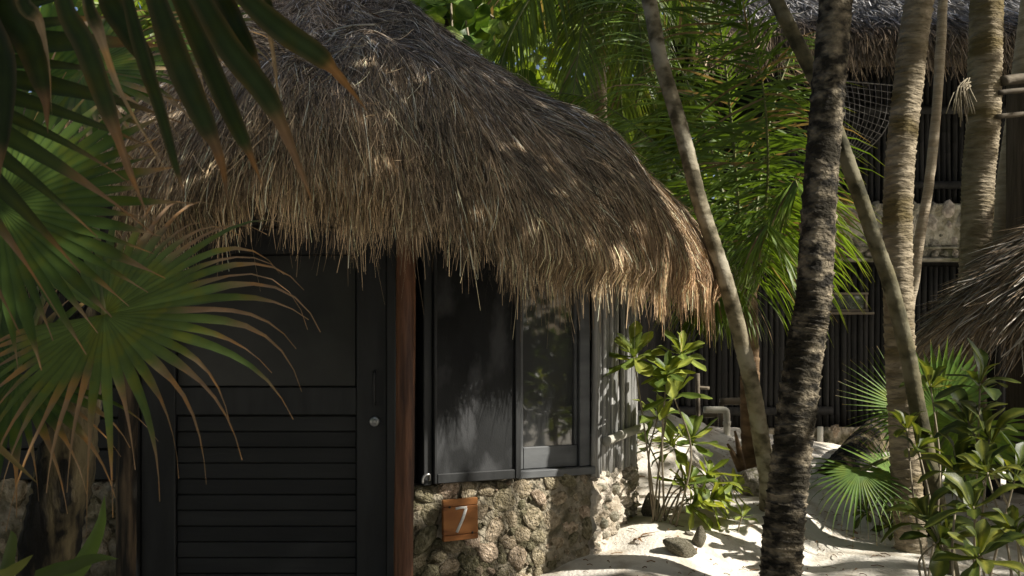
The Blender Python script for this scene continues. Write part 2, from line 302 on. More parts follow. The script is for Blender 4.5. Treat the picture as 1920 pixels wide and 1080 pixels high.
# walls: plan points
S0 = np.array([-.45, 4.62]); TD = nrm(np.array([.85, .41])); ND = np.array([TD[1], -TD[0]])     # window wall
def wl(u, n, z): q = S0+TD*u+ND*n; return np.array([q[0], q[1], z])
C1 = S0+TD*.945; C2 = np.array([.665, 5.50]); C3 = np.array([.745, 6.1])
plan = [(-3.2, 4.62), (-1.74, 4.62), (-.56, 4.62), tuple(S0), tuple(C1), tuple(C2), tuple(C3), (.5, 7.4), (-1, 8.0), (-2.6, 7.6), (-3.2, 6.3)]
WT = .725
def wall_prism(name, pts, z0, z1, mat, parent, inward=.2, sub=44, amp=.008):
    """wall strip along pts, outward side right of travel, with thickness"""
    mb = MB(); pts = np.array(pts, float); d = []
    for a, b in zip(pts[:-1], pts[1:]): d += [a+(b-a)*t for t in np.linspace(0, 1, max(2, int(np.hypot(*(b-a))/.022)), endpoint=False)]
    d.append(pts[-1]); d = np.array(d); T = nrm(np.gradient(d, axis=0)); n = np.c_[T[:, 1], -T[:, 0]]
    zs = np.linspace(z0, z1, sub); r_ = np.random.default_rng(5); m = len(d); v = []
    for k, z in enumerate(zs):
        a = r_.normal(0, amp*.6, m)+amp*1.2*np.sin(np.arange(m)*.55+k*.4+2*np.sin(k*.23))*np.sin(k*.62+np.arange(m)*.21); v.append(np.c_[d+n*a[:, None], np.full(m, z)+(r_.normal(0, amp*.6, m) if k == sub-1 else 0)])
    v.append(np.c_[d-n*inward, np.full(m, z1)]); v.append(np.c_[d-n*inward, np.full(m, z0)])
    v = np.concatenate(v); R = sub+2
    f = [(k*m+i, k*m+i+1, (k+1)*m+i+1, (k+1)*m+i) for k in range(R-1) for i in range(m-1)]
    f += [(((R-1))*m+i, (R-1)*m+i+1, i+1, i) for i in range(m-1)]
    e0 = [k*m for k in range(R)]; e1 = [k*m+m-1 for k in range(R)]; f.append(tuple(e0)); f.append(tuple(e1[::-1]))
    mb.add(v, f); return link(name, mb.mesh(name), mat, parent)
fw = wall_prism('stone_wall', [S0+np.array([-.03, -.0]), C1], -.3, WT, M['mortar'], hut)
cw = wall_prism('stone_wall', [C1+ND*.012, C2, C3, np.array([.5, 7.4]), np.array([-1, 8.0])], -.3, WT, M['coral'], hut, amp=.02)
lw = wall_prism('stone_wall', [np.array([-2.76, 4.62]), np.array([-1.76, 4.62])], -.3, WT+.02, M['mortar'], hut)
# stones
def stone_mesh(seed, sub=2, rough=.5):
    import bmesh
    r_ = np.random.default_rng(seed); bm = bmesh.new(); bmesh.ops.create_icosphere(bm, subdivisions=sub, radius=1)
    k = nrm(r_.normal(size=(9, 3))); a = r_.uniform(-1, 1, 9); fl = nrm(r_.normal(size=(9, 3))); fd = r_.uniform(.62, .92, 9)
    for vv in bm.verts:
        p = np.array(vv.co); d = 1+rough*float((a*np.maximum(k@p, 0)**2).sum())*.6+r_.normal(0, .05); p = p*d
        for n_, dd in zip(fl, fd):
            e = p@n_-dd
            if e > 0: p = p-n_*e*.85
        vv.co = p
    me = bpy.data.meshes.new('stone'); bm.to_mesh(me); bm.free()
    me.polygons.foreach_set('use_smooth', np.ones(len(me.polygons), bool)); return me
def stone_set(mat, n=7, seed=0):
    out = []
    for i in range(n):
        me = stone_mesh(seed+i); me.materials.append(mat); out.append(me)
    return out
def basis(x, y, z, loc):
    m = Matrix.Identity(4)
    for i in range(3): m[i][0] = x[i]; m[i][1] = y[i]; m[i][2] = z[i]; m[i][3] = loc[i]
    return m
def lay_stones(parent, meshes, fn, u0, u1, z0, z1, rmin, rmax, depth, proud, seed, tries=5000, skip=None, gap=.92, cap=300):
    r_ = np.random.default_rng(seed); got = []
    for R in np.linspace(rmax, rmin, 14):
        for _ in range(tries//14):
            u, z = r_.uniform(u0, u1), r_.uniform(z0, z1)
            if skip and skip(u, z): continue
            r = R*r_.uniform(.85, 1.1)
            if all((u-a)**2+(z-b)**2 > (gap*(r+c))**2 for a, b, c in got): got.append((u, z, r))
    for u, z, r in got[:cap]:
        p, t, n = fn(u); a = r_.uniform(0, 6.28); t3 = np.array([t[0], t[1], 0]); n3 = np.array([n[0], n[1], 0]); zz = np.array([0, 0, 1.])
        X = (t3*math.cos(a)+zz*math.sin(a)); Y = np.cross(n3, X); e = r_.uniform(.85, 1.25)
        loc = np.array([p[0], p[1], z])+n3*(proud*r_.uniform(-.3, 1)-depth*.6)
        link('stone', meshes[r_.integers(len(meshes))], None, parent, basis(X*r*e, Y*r/e, n3*depth*r_.uniform(.8, 1.15), loc))
ST = stone_set(M['stone'], 8, 20); CS = stone_set(M['coral_stone'], 6, 40); GS = stone_set(M['grey_lump'], 6, 60)
fw_fn = lambda u: (S0+TD*u, TD, ND)
lay_stones(fw, ST, fw_fn, .01, .93, .18, WT-.012, .011, .062, .022, .004, 3, gap=.82, tries=12000, skip=lambda u, z: .10 < u < .31 and .455 < z < .675)
def cfn(u):
    t = nrm(C2-C1); 
    if u < .54: return C1+t*u+np.array([t[1], -t[0]])*.0, t, np.array([t[1], -t[0]])
    t2 = nrm(C3-C2); return C2+t2*(u-.54), t2, np.array([t2[1], -t2[0]])
lay_stones(cw, CS, cfn, .0, .95, .22, WT-.01, .012, .036, .035, .024, 4, tries=7000, cap=280)
lay_stones(lw, ST, lambda u: (np.array([-3.3+u, 4.62]), np.array([1., 0]), np.array([0, -1.])), 0.58, 1.53, .2, WT, .02, .075, .05, .025, 5, cap=160)
# wall body above the stone, left of the door and behind the window
def flat_wall(name, a, b, z0, z1, mat, th=.06):
    a = np.array(a); b = np.array(b); t = nrm(b-a); n = np.array([t[1], -t[0]]); L = np.hypot(*(b-a))
    mb = MB(); mb.box(0, L, -th, 0, z0, z1, lambda u, w, z: (*(a+t*u+n*w), z)); return link(name, mb.mesh(name, sm=False), mat, hut)
wood_w = flat_wall('wall', (-2.75, 4.66), (-1.74, 4.66), WT+.03, 1.95, M['black_wood'])
for k in range(8):
    mb = MB(); z = WT+.035+k*.145; mb.box(-2.75, -1.78, 4.60, 4.645, z, z+.138); link('plank', mb.mesh('plank', sm=False), M['black_wood'], wood_w)
flat_wall('wall', S0-ND*.10, C1-ND*.10+TD*.02, WT, 1.95, M['black_wood'])
flat_wall('wall', C1-np.array([.02, -.03]), C2-np.array([.06, -.0]), WT-.02, 1.95, M['bamboo_dark'])
flat_wall('wall', C2-np.array([.06, 0]), C3-np.array([.06, 0]), WT-.02, 1.95, M['bamboo_dark'])
for a, b in (((.68, 6.1), (.45, 7.35)), ((.45, 7.35), (-1, 7.95)), ((-1, 7.95), (-2.6, 7.55)), ((-2.6, 7.55), (-3.2, 6.3)), ((-3.2, 6.3), (-2.75, 4.66))): flat_wall('wall', a, b, .0, 1.95, M['black_wood'])
# door
DY = 4.56
def bx(name, parent, mat, x0, x1, y0, y1, z0, z1, bev=.004, fn=None):
    mb = MB(); mb.box(x0, x1, y0, y1, z0, z1, fn, bev); return link(name, mb.mesh(name, sm=False), mat, parent)
dX = lambda px, Y=DY: (px-960)/F*Y
dZ = lambda py, Y=DY: CZ-(py-HY)/F*Y
bx('door_jamb', hut, M['black_frame'], dX(727), dX(744), DY-.05, DY+.10, -.1, 1.98)
bx('door_jamb', hut, M['black_frame'], dX(246), dX(262), DY-.05, DY+.10, -.1, 1.98)
bx('lintel', hut, M['black_frame'], dX(262), dX(727), DY-.05, DY+.10, 1.93, 1.98)
bx('wall', hut, M['black_wood'], dX(744), S0[0]-.02, DY+.03, DY+.12, -.1, 1.98)
door = bx('door', hut, M['black_wood'], dX(262)+.003, dX(727)-.003, DY+.04, DY+.065, .02, 1.925)
bx('stile', door, M['black_frame'], dX(264), dX(328), DY, DY+.038, .02, 1.92); bx('stile', door, M['black_frame'], dX(668), dX(725), DY, DY+.038, .02, 1.92)
bx('rail', door, M['black_frame'], dX(328), dX(668), DY+.003, DY+.038, dZ(778), dZ(726)); bx('rail', door, M['black_frame'], dX(328), dX(668), DY+.003, DY+.038, 1.80, 1.92)
bx('pane', door, M['door_pane'], dX(330), dX(666), DY+.022, DY+.037, dZ(725), 1.797)
z = dZ(780)
while z > .1:
    h = .0715; mb = MB(); mb.box(dX(329), dX(667), 0, .016, z-h, z-.0015, lambda x, y, zz, z=z: (x, DY+.016+y+.004*(zz-(z-h))/h, zz)); link('slat', mb.mesh('slat', sm=False), M['black_wood'], door); z -= h+.001
mb = MB(); q = P(703, 790, DY-.004); mb.tube([q+[0, .006, 0], q+[0, -.012, 0], q+[0, -.016, 0]], [.024, .024, .019], 20); lk = link('lock', mb.mesh('lock'), M['steel'], door)
mb = MB(); mb.tube([q+[0, -.014, 0], q+[0, -.021, 0], q+[0, -.0225, 0]], [.010, .010, .007], 16); link('keyhole_cylinder', mb.mesh('cylinder'), M['steel'], lk)
h0, h1 = P(703, 758, DY), P(703, 697, DY); mb = MB(); mb.tube(resample([h0, h0+[0, -.03, .012], h1+[0, -.03, -.012], h1], 14), .007, 10); link('handle', mb.mesh('handle'), M['black_frame'], door)
# posts
def post(name, pts, rad, mat, n=18, amp=.05, seed=1, parent=hut):
    r_ = np.random.default_rng(seed); p = resample(pts, 50); k1, k2, ph = r_.uniform(2, 4), r_.uniform(4, 7), r_.uniform(0, 6, 3)
    fn = lambda i, th: 1+amp*np.sin(th*3+i*.12+ph[0])+amp*.7*np.sin(th*5-i*.21+ph[1])+r_.normal(0, amp*.25, len(th))
    v, f = tubevf(p, rad, n, True, fn); return link(name, mesh(name, v, f), mat, parent)
post('post', [P(759, 1214, 4.3)-[0, 0, .15], P(757, 1080, 4.3), P(760, 800, 4.3), P(761, 560, 4.3), P(760, 420, 4.3)], .041, M['post'], seed=3)
post('post', [P(238, 1250, 4.25), P(237, 1080, 4.25), P(236, 900, 4.25), P(240, 760, 4.25), P(242, 420, 4.25)], .040, M['bark_post'], seed=4, amp=.09)
# window (two sashes in the wall)
w0 = MB()
wf = lambda u, n, z: wl(u, n, z)
def wb(name, parent, mat, u0, u1, n0, n1, z0, z1, bev=.004): return bx(name, parent, mat, u0, u1, n0, n1, z0, z1, bev, wf)
win = wb('window', hut, M['black_frame'], .045, .955, -.085, -.072, WT+.03, 1.95)
wb('sill', win, M['frame_grey'], .53, .965, -.07, .012, WT+.004, WT+.042)
wb('jamb', win, M['black_frame'], .035, .078, -.07, .02, WT+.004, 1.95)
wb('jamb', win, M['frame_grey'], .884, .945, -.068, -.012, WT+.044, 1.95)
fs = wb('screen_sash', win, M['screen'], .090, .500, .022, .030, WT+.055, 1.95, .002)
wb('stile', fs, M['black_frame'], .078, .094, .012, .045, WT+.012, 1.95); wb('stile', fs, M['black_frame'], .497, .528, .012, .045, WT+.012, 1.95)
wb('bottom_rail', fs, M['black_frame'], .0945, .4965, .014, .043, WT+.012, WT+.058)
gs = wb('glass_sash', win, M['glass'], .572, .868, -.056, -.050, WT+.14, 1.95, .001)
wb('stile', gs, M['frame_grey'], .530, .576, -.066, -.03, WT+.0445, 1.95)
wb('bottom_rail', gs, M['frame_grey'], .5765, .8835, -.064, -.032, WT+.0445, WT+.152)
wb('stile', gs, M['frame_grey'], .866, .8835, -.064, -.034, WT+.1525, 1.95)
mb = MB(); q = wl(.06, .03, WT+.03); mb.tube(resample([q, q+[.0, -.02, .03], q+[-.025, -.03, .02], q+[-.03, -.03, -.01]], 12), .006, 8); link('latch', mb.mesh('latch'), M['steel'], win)
# bamboo cladding on the corner
def cane_mesh(r, h, seed, n=8):
    r_ = np.random.default_rng(seed); zs = [0]; z = r_.uniform(.05, .3)
    while z < h-.05: zs += [z-.012, z, z+.012]; z += r_.uniform(.24, .38)
    zs.append(h); rad = [r*(1.13 if (i % 3 == 2) else 1) for i in range(len(zs))]; bow = r_.normal(0, .006, 2)
    p = np.array([[bow[0]*math.sin(3*zz/h), bow[1]*math.sin(3*zz/h), zz] for zz in zs]); v, f = tubevf(p, rad, n); return mesh('cane', v, f)
cl = link('cladding_board', mesh('board', [(0, 0, 0)]*0+[tuple(cfn(.0)[0])+(1.0,), tuple(cfn(.01)[0])+(1.0,), tuple(cfn(.01)[0])+(1.01,)], [(0, 1, 2)]), M['bamboo_dark'], hut) if False else None
canes = [cane_mesh(.0145, 1.27, s) for s in range(5)]
for c in canes: c.materials.append(M['bamboo'])
u = .02; r_ = np.random.default_rng(8)
while u < 1.08:
    p, t, n = cfn(u); q = p+n*(.004+r_.uniform(-.004, .006)); s = r_.uniform(.8, 1.25)
    link('cane', canes[r_.integers(5)], None, hut, Matrix.Translation((q[0], q[1], WT-.025+r_.uniform(0, .02))) @ Matrix.Rotation(r_.uniform(0, 6.28), 4, 'Z') @ Matrix.Diagonal((s, s, 1, 1))); u += .0345*s*r_.uniform(.94, 1.08)
mb = MB(); a = cfn(.10)[0]; b_ = cfn(.58)[0]; n = cfn(.2)[2]; a3 = np.array([a[0]+n[0]*.035, a[1]+n[1]*.035, .885]); b3 = np.array([b_[0]+n[0]*.035+.03, b_[1]+n[1]*.035, .925])
mb.tube(resample([a3, a3*.5+b3*.5+[0, 0, .004], b3], 12), [.024]*4+[.026]+[.024]*7, 14); link('rail', mb.mesh('rail'), M['rail'], hut)
# number sign
SGN = thing('number_sign', 'square orange wooden sign with a white 7 on the stone wall', 'sign', tuple(wl(.207, .05, .469)))
ang = math.radians(1.0)
def sg(x, n, z): return wl(.207+x*math.cos(ang)-z*math.sin(ang), n, .566+z*math.cos(ang)+x*math.sin(ang))
for z0, z1 in ((-.097, -.071), (-.0695, .062), (.0635, .097)):
    mb = MB(); mb.box(-.088, .088, .034, .056, z0, z1, sg, .003); link('board', mb.mesh('board', sm=False), M['sign'], SGN)
def stroke(pts, w):
    mb = MB(); pts = np.array(pts, float); T = nrm(np.gradient(pts, axis=0)); nn = np.c_[-T[:, 1], T[:, 0]]
    L_, R_ = pts+nn*w/2, pts-nn*w/2; ring = np.vstack([L_, R_[::-1]]); k = len(ring)
    v = [sg(x, .0565, z) for x, z in ring]+[sg(x, .0600, z) for x, z in ring]
    m = len(pts); f = []
    for o_ in (0, k):
        for i in range(m-1): f.append((o_+i, o_+i+1, o_+k-2-i, o_+k-1-i))
    f += [(i, (i+1) % k, k+(i+1) % k, k+i) for i in range(k)]
    mb.add(v, f); return mb.mesh('numeral', sm=False)
n7 = link('numeral', stroke([(-.026, .054), (0, .056), (.031, .0555)], .011), M['white'], SGN)
link('stroke', stroke([(.027, .0515), (.010, .005), (-.0225, -.058)], .013), M['white'], n7)
mb = MB()
for x, z in ((-.055, .062), (.058, -.066)):
    q0, q1 = sg(x, .055, z), sg(x, .0585, z); mb = MB(); mb.tube([q0, q1], [.006, .005], 10); link('nail', mb.mesh('nail'), M['black_frame'], SGN)

# ---------------------------------------------------------------- rear two-storey building
RY = 11.8
RB = thing('two_storey_building', 'two-storey cane building with grey thatched roof and stone parapet behind the palms', 'building', (4.2, RY+1.5, 0))
rX = lambda px, Y=RY: (px-960)/F*Y
rZ = lambda py, Y=RY: CZ-(py-HY)/F*Y
XL, XR = rX(1170), rX(2060)
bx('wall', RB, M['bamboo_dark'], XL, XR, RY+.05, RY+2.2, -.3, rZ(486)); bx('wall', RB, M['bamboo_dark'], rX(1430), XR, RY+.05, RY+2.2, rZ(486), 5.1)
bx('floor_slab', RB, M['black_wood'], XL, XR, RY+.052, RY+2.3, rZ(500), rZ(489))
band = bx('parapet', RB, M['coral'], rX(1400), XR, RY-.17, RY+.05, rZ(465), rZ(385), .02)
lay_stones(band, GS, lambda u: (np.array([rX(1400)+u, RY-.17]), np.array([1., 0]), np.array([0, -1.])), .0, XR-rX(1400), rZ(462), rZ(389), .03, .13, .06, .035, 9, tries=9000, cap=240, gap=.94)
lip = bx('ledge', RB, M['grey_stone'], rX(1400), XR, RY-.22, RY+.05, rZ(491), rZ(486), .01); bx('ledge', RB, M['grey_stone'], rX(1400), XR, RY-.22, RY-.02, rZ(469), rZ(465.5), .01)
lay_stones(lip, GS, lambda u: (np.array([rX(1400)+u, RY-.16]), np.array([1., 0]), np.array([0, -1.])), .0, XR-rX(1400), rZ(480), rZ(475), .05, .062, .05, .03, 10, tries=4000, cap=120)
bx('ledge_back', RB, M['grey_stone'], rX(1400), XR, RY-.15, RY+.049, rZ(485.5), rZ(469.5), .005)
bx('foundation', RB, M['mortar'], XL, XR, RY-.12, RY+.05, -.4, rZ(802), .03)
fd = bx('foundation_wall', RB, M['mortar'], rX(1530), rX(1690), RY-.35, RY-.13, -.4, rZ(798), .05)
lay_stones(fd, ST, lambda u: (np.array([rX(1530)+u, RY-.35]), np.array([1., 0]), np.array([0, -1.])), .02, rX(1690)-rX(1530), -.1, rZ(803), .03, .10, .06, .03, 15, tries=1500, cap=80)
cd = [cane_mesh(.034, 2.0, 30+s, 8) for s in range(4)]
for c in cd: c.materials.append(M['bamboo_dark'])
r_ = np.random.default_rng(9)
def canes_row(x0, x1, z0, z1, y, lab):
    x = x0
    while x < x1:
        s = r_.uniform(.8, 1.15); h = (z1-z0)/2.0
        link('cane', cd[r_.integers(4)], None, RB, Matrix.Translation((x, y+r_.uniform(-.012, .012), z0)) @ Matrix.Rotation(r_.uniform(0, 6.28), 4, 'Z') @ Matrix.Diagonal((s, s, h, 1))); x += .068*s+.003
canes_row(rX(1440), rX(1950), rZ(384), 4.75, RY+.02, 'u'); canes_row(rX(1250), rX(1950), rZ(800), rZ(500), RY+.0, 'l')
for (a, b, yy, r0) in ((1535, 1600, 367, .05), (1705, 1830, 346, .045), (1600, 1960, 205, .05), (1250, 1560, 770, .05)):
    mb = MB(); mb.tube(resample([P(a, yy, RY-.09), P((a+b)/2, yy+1, RY-.09), P(b, yy, RY-.09)], 8), r0, 10); link('cross_pole', mb.mesh('pole'), M['bamboo_dark'], RB)
wn = bx('window', RB, M['glass'], rX(1556), rX(1618), RY-.06, RY-.045, rZ(580), rZ(553))
for a in ((1552, 1624, 585, 580), (1552, 1624, 553, 549)): bx('frame', wn, M['old_wood'], rX(a[0]), rX(a[1]), RY-.09, RY-.03, rZ(a[2]), rZ(a[3]))
for a in (1552, 1618): bx('frame', wn, M['old_wood'], rX(a)+.001, rX(a+4), RY-.088, RY-.03, rZ(579.8), rZ(553.2))
bx('sill', wn, M['old_wood'], rX(1540), rX(1632), RY-.14, RY-.03, rZ(590), rZ(585.5))
# rear roof
def slab_roof(name, parent, x0, x1, ye, ze, yr, zr, mat):
    mb = MB(); v = [(x0, ye, ze), (x1, ye, ze), (x1, yr, zr), (x0, yr, zr)]; v += [(x, y, z-.25) for x, y, z in v]
    mb.add(v, [(0, 1, 2, 3), (7, 6, 5, 4), (0, 4, 5, 1), (1, 5, 6, 2), (2, 6, 7, 3), (3, 7, 4, 0)]); return link(name, mb.mesh(name, sm=False), mat, parent)
rr_ = slab_roof('roof', RB, rX(1290), rX(2100), 11.25, 4.75, 12.9, 6.2, M['thatch_core'])
slab_roof('roof_slope', rr_, rX(1290), rX(2100), 14.6, 4.75, 12.9, 6.201, M['thatch_core'])
def slope_thatch(N, x0, x1, ye, ze, yr, zr, Lr, width, seed, base, tipc, messy=.5, silver=.4):
    r_ = np.random.default_rng(seed); K = 5; sl = np.array([0, ye-yr, ze-zr]); LL = np.linalg.norm(sl); sl = sl/LL; nn = np.array([0, sl[2], -sl[1]])
    if nn[2] < 0: nn = -nn
    s0 = r_.uniform(-.05, 1, N)*LL; x = r_.uniform(x0, x1, N); L = r_.uniform(.5, 1, N)*Lr; t = np.linspace(0, 1, K)[None]
    s = s0[:, None]+L[:, None]*t; over = np.maximum(s-LL, 0); sc = np.minimum(s, LL)
    h = r_.uniform(-.02, .05, N)[:, None]+np.abs(r_.normal(0, .10*messy, N))[:, None]*t
    lat = r_.normal(0, messy*.35, N)[:, None]*L[:, None]*t
    pts = np.array([0, yr, zr])+sc[..., None]*sl+h[..., None]*nn+over[..., None]*np.array([0, -.25, -.95])
    pts[..., 0] = x[:, None]+lat
    br_ = np.clip(r_.lognormal(-.1, .5, N), .2, 1.95)[:, None, None]; f = smooth(.72, 1, s/LL)[..., None]
    c = np.array(base)+(np.array(tipc)-np.array(base))*f; si = (r_.random(N) < silver)[:, None, None]*(1-f); c = c+(np.array([.42, .42, .42])-c)*si
    return strands(pts, r_.uniform(.6, 1.3, N)*width, c*br_)
link('thatch', mesh('thatch', *slope_thatch(30000, rX(1290), rX(2080), 11.2, 4.78, 12.9, 6.25, .62, .017, 21, (.20, .19, .175), (.20, .155, .10), .6), smoothf=False), M['thatch'], rr_)['kind'] = 'stuff'
# fishing net hanging under its eave
NT = thing('fishing_net', 'grey rope fishing net hanging under the far thatched eave', 'net', tuple(P(1600, 220, 11.1)))
mb = MB(); Y_ = 11.05; A = [P(1560, 150, Y_), P(1675, 160, Y_)]; Bt = [P(1575, 285, Y_), P(1592, 305, Y_)]
nu, nv = 11, 13
grid = np.zeros((nu, nv, 3))
for i in range(nu):
    for j in range(nv):
        a, b = i/(nu-1), j/(nv-1); top = A[0]+(A[1]-A[0])*a; bot = Bt[0]+(Bt[1]-Bt[0])*a; grid[i, j] = top+(bot-top)*b+np.array([.10*math.sin(b*3.1)*(a-.3), -.25*math.sin(b*3.1), -.10*math.sin(b*3.1)*a])
for i in range(nu): mb.tube(grid[i], .0028 if i < nu-1 else .006, 4)
for j in range(nv): mb.tube(grid[:, j], .0028 if j else .006, 4)
link('mesh_cords', mb.mesh('net'), M['net'], NT)

# ---------------------------------------------------------------- thatched shelter at right
SH = thing('thatched_shelter', 'small shelter with drooping dark palm thatch at the right edge', 'shelter', (4.15, 6.3, 0))
SCN = np.array([4.15, 6.3]); sp = resample(np.array([(.02, 2.45), (.45, 2.30), (.92, 1.97), (1.22, 1.64), (1.36, 1.44)]), 40); sarc = np.r_[0, np.cumsum(np.hypot(*np.diff(sp, axis=0).T))]; SAL = sarc[-1]
def sh_pt(s, th, h=0):
    r = np.interp(s, sarc, sp[:, 0])+h*.7; z = np.interp(s, sarc, sp[:, 1])+h*.7; ov = np.maximum(s-SAL, 0)
    return np.stack([SCN[0]+(r+ov*.45)*np.cos(th), SCN[1]+(r+ov*.45)*np.sin(th), z-ov*.9], -1)
S_, T_ = np.meshgrid(np.linspace(0, SAL-.05, 14), np.linspace(0, 2*math.pi, 60, endpoint=False)); v = sh_pt(S_, T_, -.05).reshape(-1, 3)
f = [(i*14+j, i*14+j+1, ((i+1) % 60)*14+j+1, ((i+1) % 60)*14+j) for i in range(60) for j in range(13)]
shr = link('roof', mesh('roof', v, f), M['thatch_core'], SH)
def sh_thatch(N, seed):
    r_ = np.random.default_rng(seed); K = 5; s0 = np.sqrt(r_.random(N))*SAL-.1; th0 = r_.uniform(0, 6.283, N); L = r_.uniform(.2, .45, N); t = np.linspace(0, 1, K)[None]
    s = np.maximum(s0[:, None]+L[:, None]*t, .01); th = th0[:, None]+r_.normal(0, .16, N)[:, None]*t*L[:, None]; h = r_.uniform(-.02, .03, N)[:, None]+np.abs(r_.normal(0, .07, N))[:, None]*t
    br_ = np.clip(r_.lognormal(-.1, .55, N), .2, 2.5)[:, None, None]; c = np.where((r_.random(N) < .3)[:, None, None], np.array([.40, .37, .32]), np.array([.24, .185, .125]))*np.ones((N, K, 1))
    return strands(sh_pt(s, th, h), r_.uniform(.5, 1.4, N)*.010, c*br_)
link('thatch', mesh('thatch', *sh_thatch(16000, 5), smoothf=False), M['thatch'], shr)['kind'] = 'stuff'
for a in (150, 215, 260, 320, 30, 90):
    x, y = SCN[0]+1.0*math.cos(math.radians(a)), SCN[1]+1.0*math.sin(math.radians(a)); mb = MB(); mb.tube(resample([(x, y, gz(x, y)-.1), (x+.01, y, .8), (x, y, 1.72)], 10), .045, 10); link('post', mb.mesh('post'), M['bamboo_dark'], SH)
# tall thatch-clad wall right behind the shelter
TS = thing('thatch_screen', 'tall hanging thatch wall above the shelter at the right edge', 'screen', (3.75, 7.1, 0))
bx('backing', TS, M['thatch_core'], 3.62, 5.3, 7.0, 7.3, 0, 3.28)
v, q, c = slope_thatch(7000, 3.60, 5.3, 6.88, 2.25, 6.98, 3.35, .42, .012, 31, (.17, .145, .11), (.17, .145, .11), .35, .1); link('thatch', mesh('thatch', v, q, c, False), M['thatch'], TS)['kind'] = 'stuff'
for yy, xx in ((148, 1880), (170, 1872), (215, 1868)):
    mb = MB(); mb.tube(resample([P(xx, yy+4, 6.8), P(1905, yy, 6.85), P(1990, yy-6, 6.9)], 8), [.035, .036, .036, .036, .036, .036, .036, .036] if yy == 148 else .018, 9); link('beam', mb.mesh('beam'), M['old_wood'], TS)

# ---------------------------------------------------------------- foliage builders
def fan_vf(hub, axis, normal, R, nseg=38, span=300, fuse=.5, droop=1.0, dry=.28, seed=0, col=(.055, .12, .02), cone=0.0, tipdroop=5.0, wid=1.0, dcol=(.30, .21, .12), curl=.6, k0=12):
    r_ = np.random.default_rng(seed); u = nrm(axis); n = nrm(np.array(normal)-u*np.dot(normal, u)); vv = np.cross(n, u); V, Q, C = [], [], []; off = 0
    dl = math.radians(span)/nseg/2; col = np.array(col); dcol = np.array(dcol)
    for i in range(nseg):
        th = math.radians(-span/2+span*(i+.5)/nseg); d = nrm(math.cos(th)*u+math.sin(th)*vv+n*cone); L = R*(1-.30*(abs(th)/math.pi)**2)*r_.uniform(.86, 1.1)
        p = np.array(hub, float); K = k0; ds = L/(K-1); tw = r_.normal(0, curl); fz = fuse*r_.uniform(.85, 1.12); dr = dry*r_.uniform(.4, 1.5); tint = r_.uniform(.8, 1.2)
        bnd = r_.normal(0, .5, 3)*.6; lim = r_.uniform(.5, 1.6)
        for k in range(K):
            s = k/(K-1); dist = s*L
            w = dist*math.tan(dl)*1.04 if s < fz else fz*L*math.tan(dl)*1.04*max(0, (1-(s-fz)/(1-fz)))**1.15
            w = max(w*wid*(1-.45*float(smooth(1-dr-.05, 1-dr+.1, np.array(s)))), .0010); nl = nrm(n-d*np.dot(n, d)); b = np.cross(nl, d)
            a = tw*max(0, s-fz)**1.2*2.2; b2 = b*math.cos(a)+nl*math.sin(a); nn = np.cross(d, b2)
            ft = .38 if s < fz else .55
            V += [p-b2*w+nn*w*ft, p.copy(), p+b2*w+nn*w*ft]
            m_ = float(smooth(1-dr-.10, 1-dr+.06, np.array(s))); cc = col*tint*(1+.25*(1-s)); cc = cc+(dcol*r_.uniform(.85, 1.1)-cc)*m_; rib = cc*1.0+np.array([.035, .045, .008])*(1-m_)*(1-.6*s)
            edge = cc+(dcol-cc)*.25*m_; C += [edge, rib, edge*.92]
            g_ = droop*(.25*s+ (tipdroop*max(0, s-max(fz, .45))**1.0*lim)); d = nrm(d+np.array([0, 0, -1.])*g_*ds/R+bnd*max(0, s-fz)*ds/R); p = p+d*ds
            if k: o = off+(k-1)*3; Q += [(o, o+1, o+4, o+3), (o+1, o+2, o+5, o+4)]
        off += K*3
    return np.array(V), Q, np.array(C)
def fan_leaf(parent, hub, axis, normal, R, stalk, mat='fan', name='fan_leaf', **kw):
    v, q, c = fan_vf(hub, axis, normal, R, **kw); lf = link(name, mesh(name, v, q, c), M[mat], parent)
    mb = MB(); pts = resample([np.array(stalk, float), (np.array(stalk)+np.array(hub))/2+np.array([0, 0, .06]), np.array(hub)], 10); mb.tube(pts, np.linspace(.011, .007, 10), 8); link('stalk', mb.mesh('stalk'), M['petiole'], lf); return lf
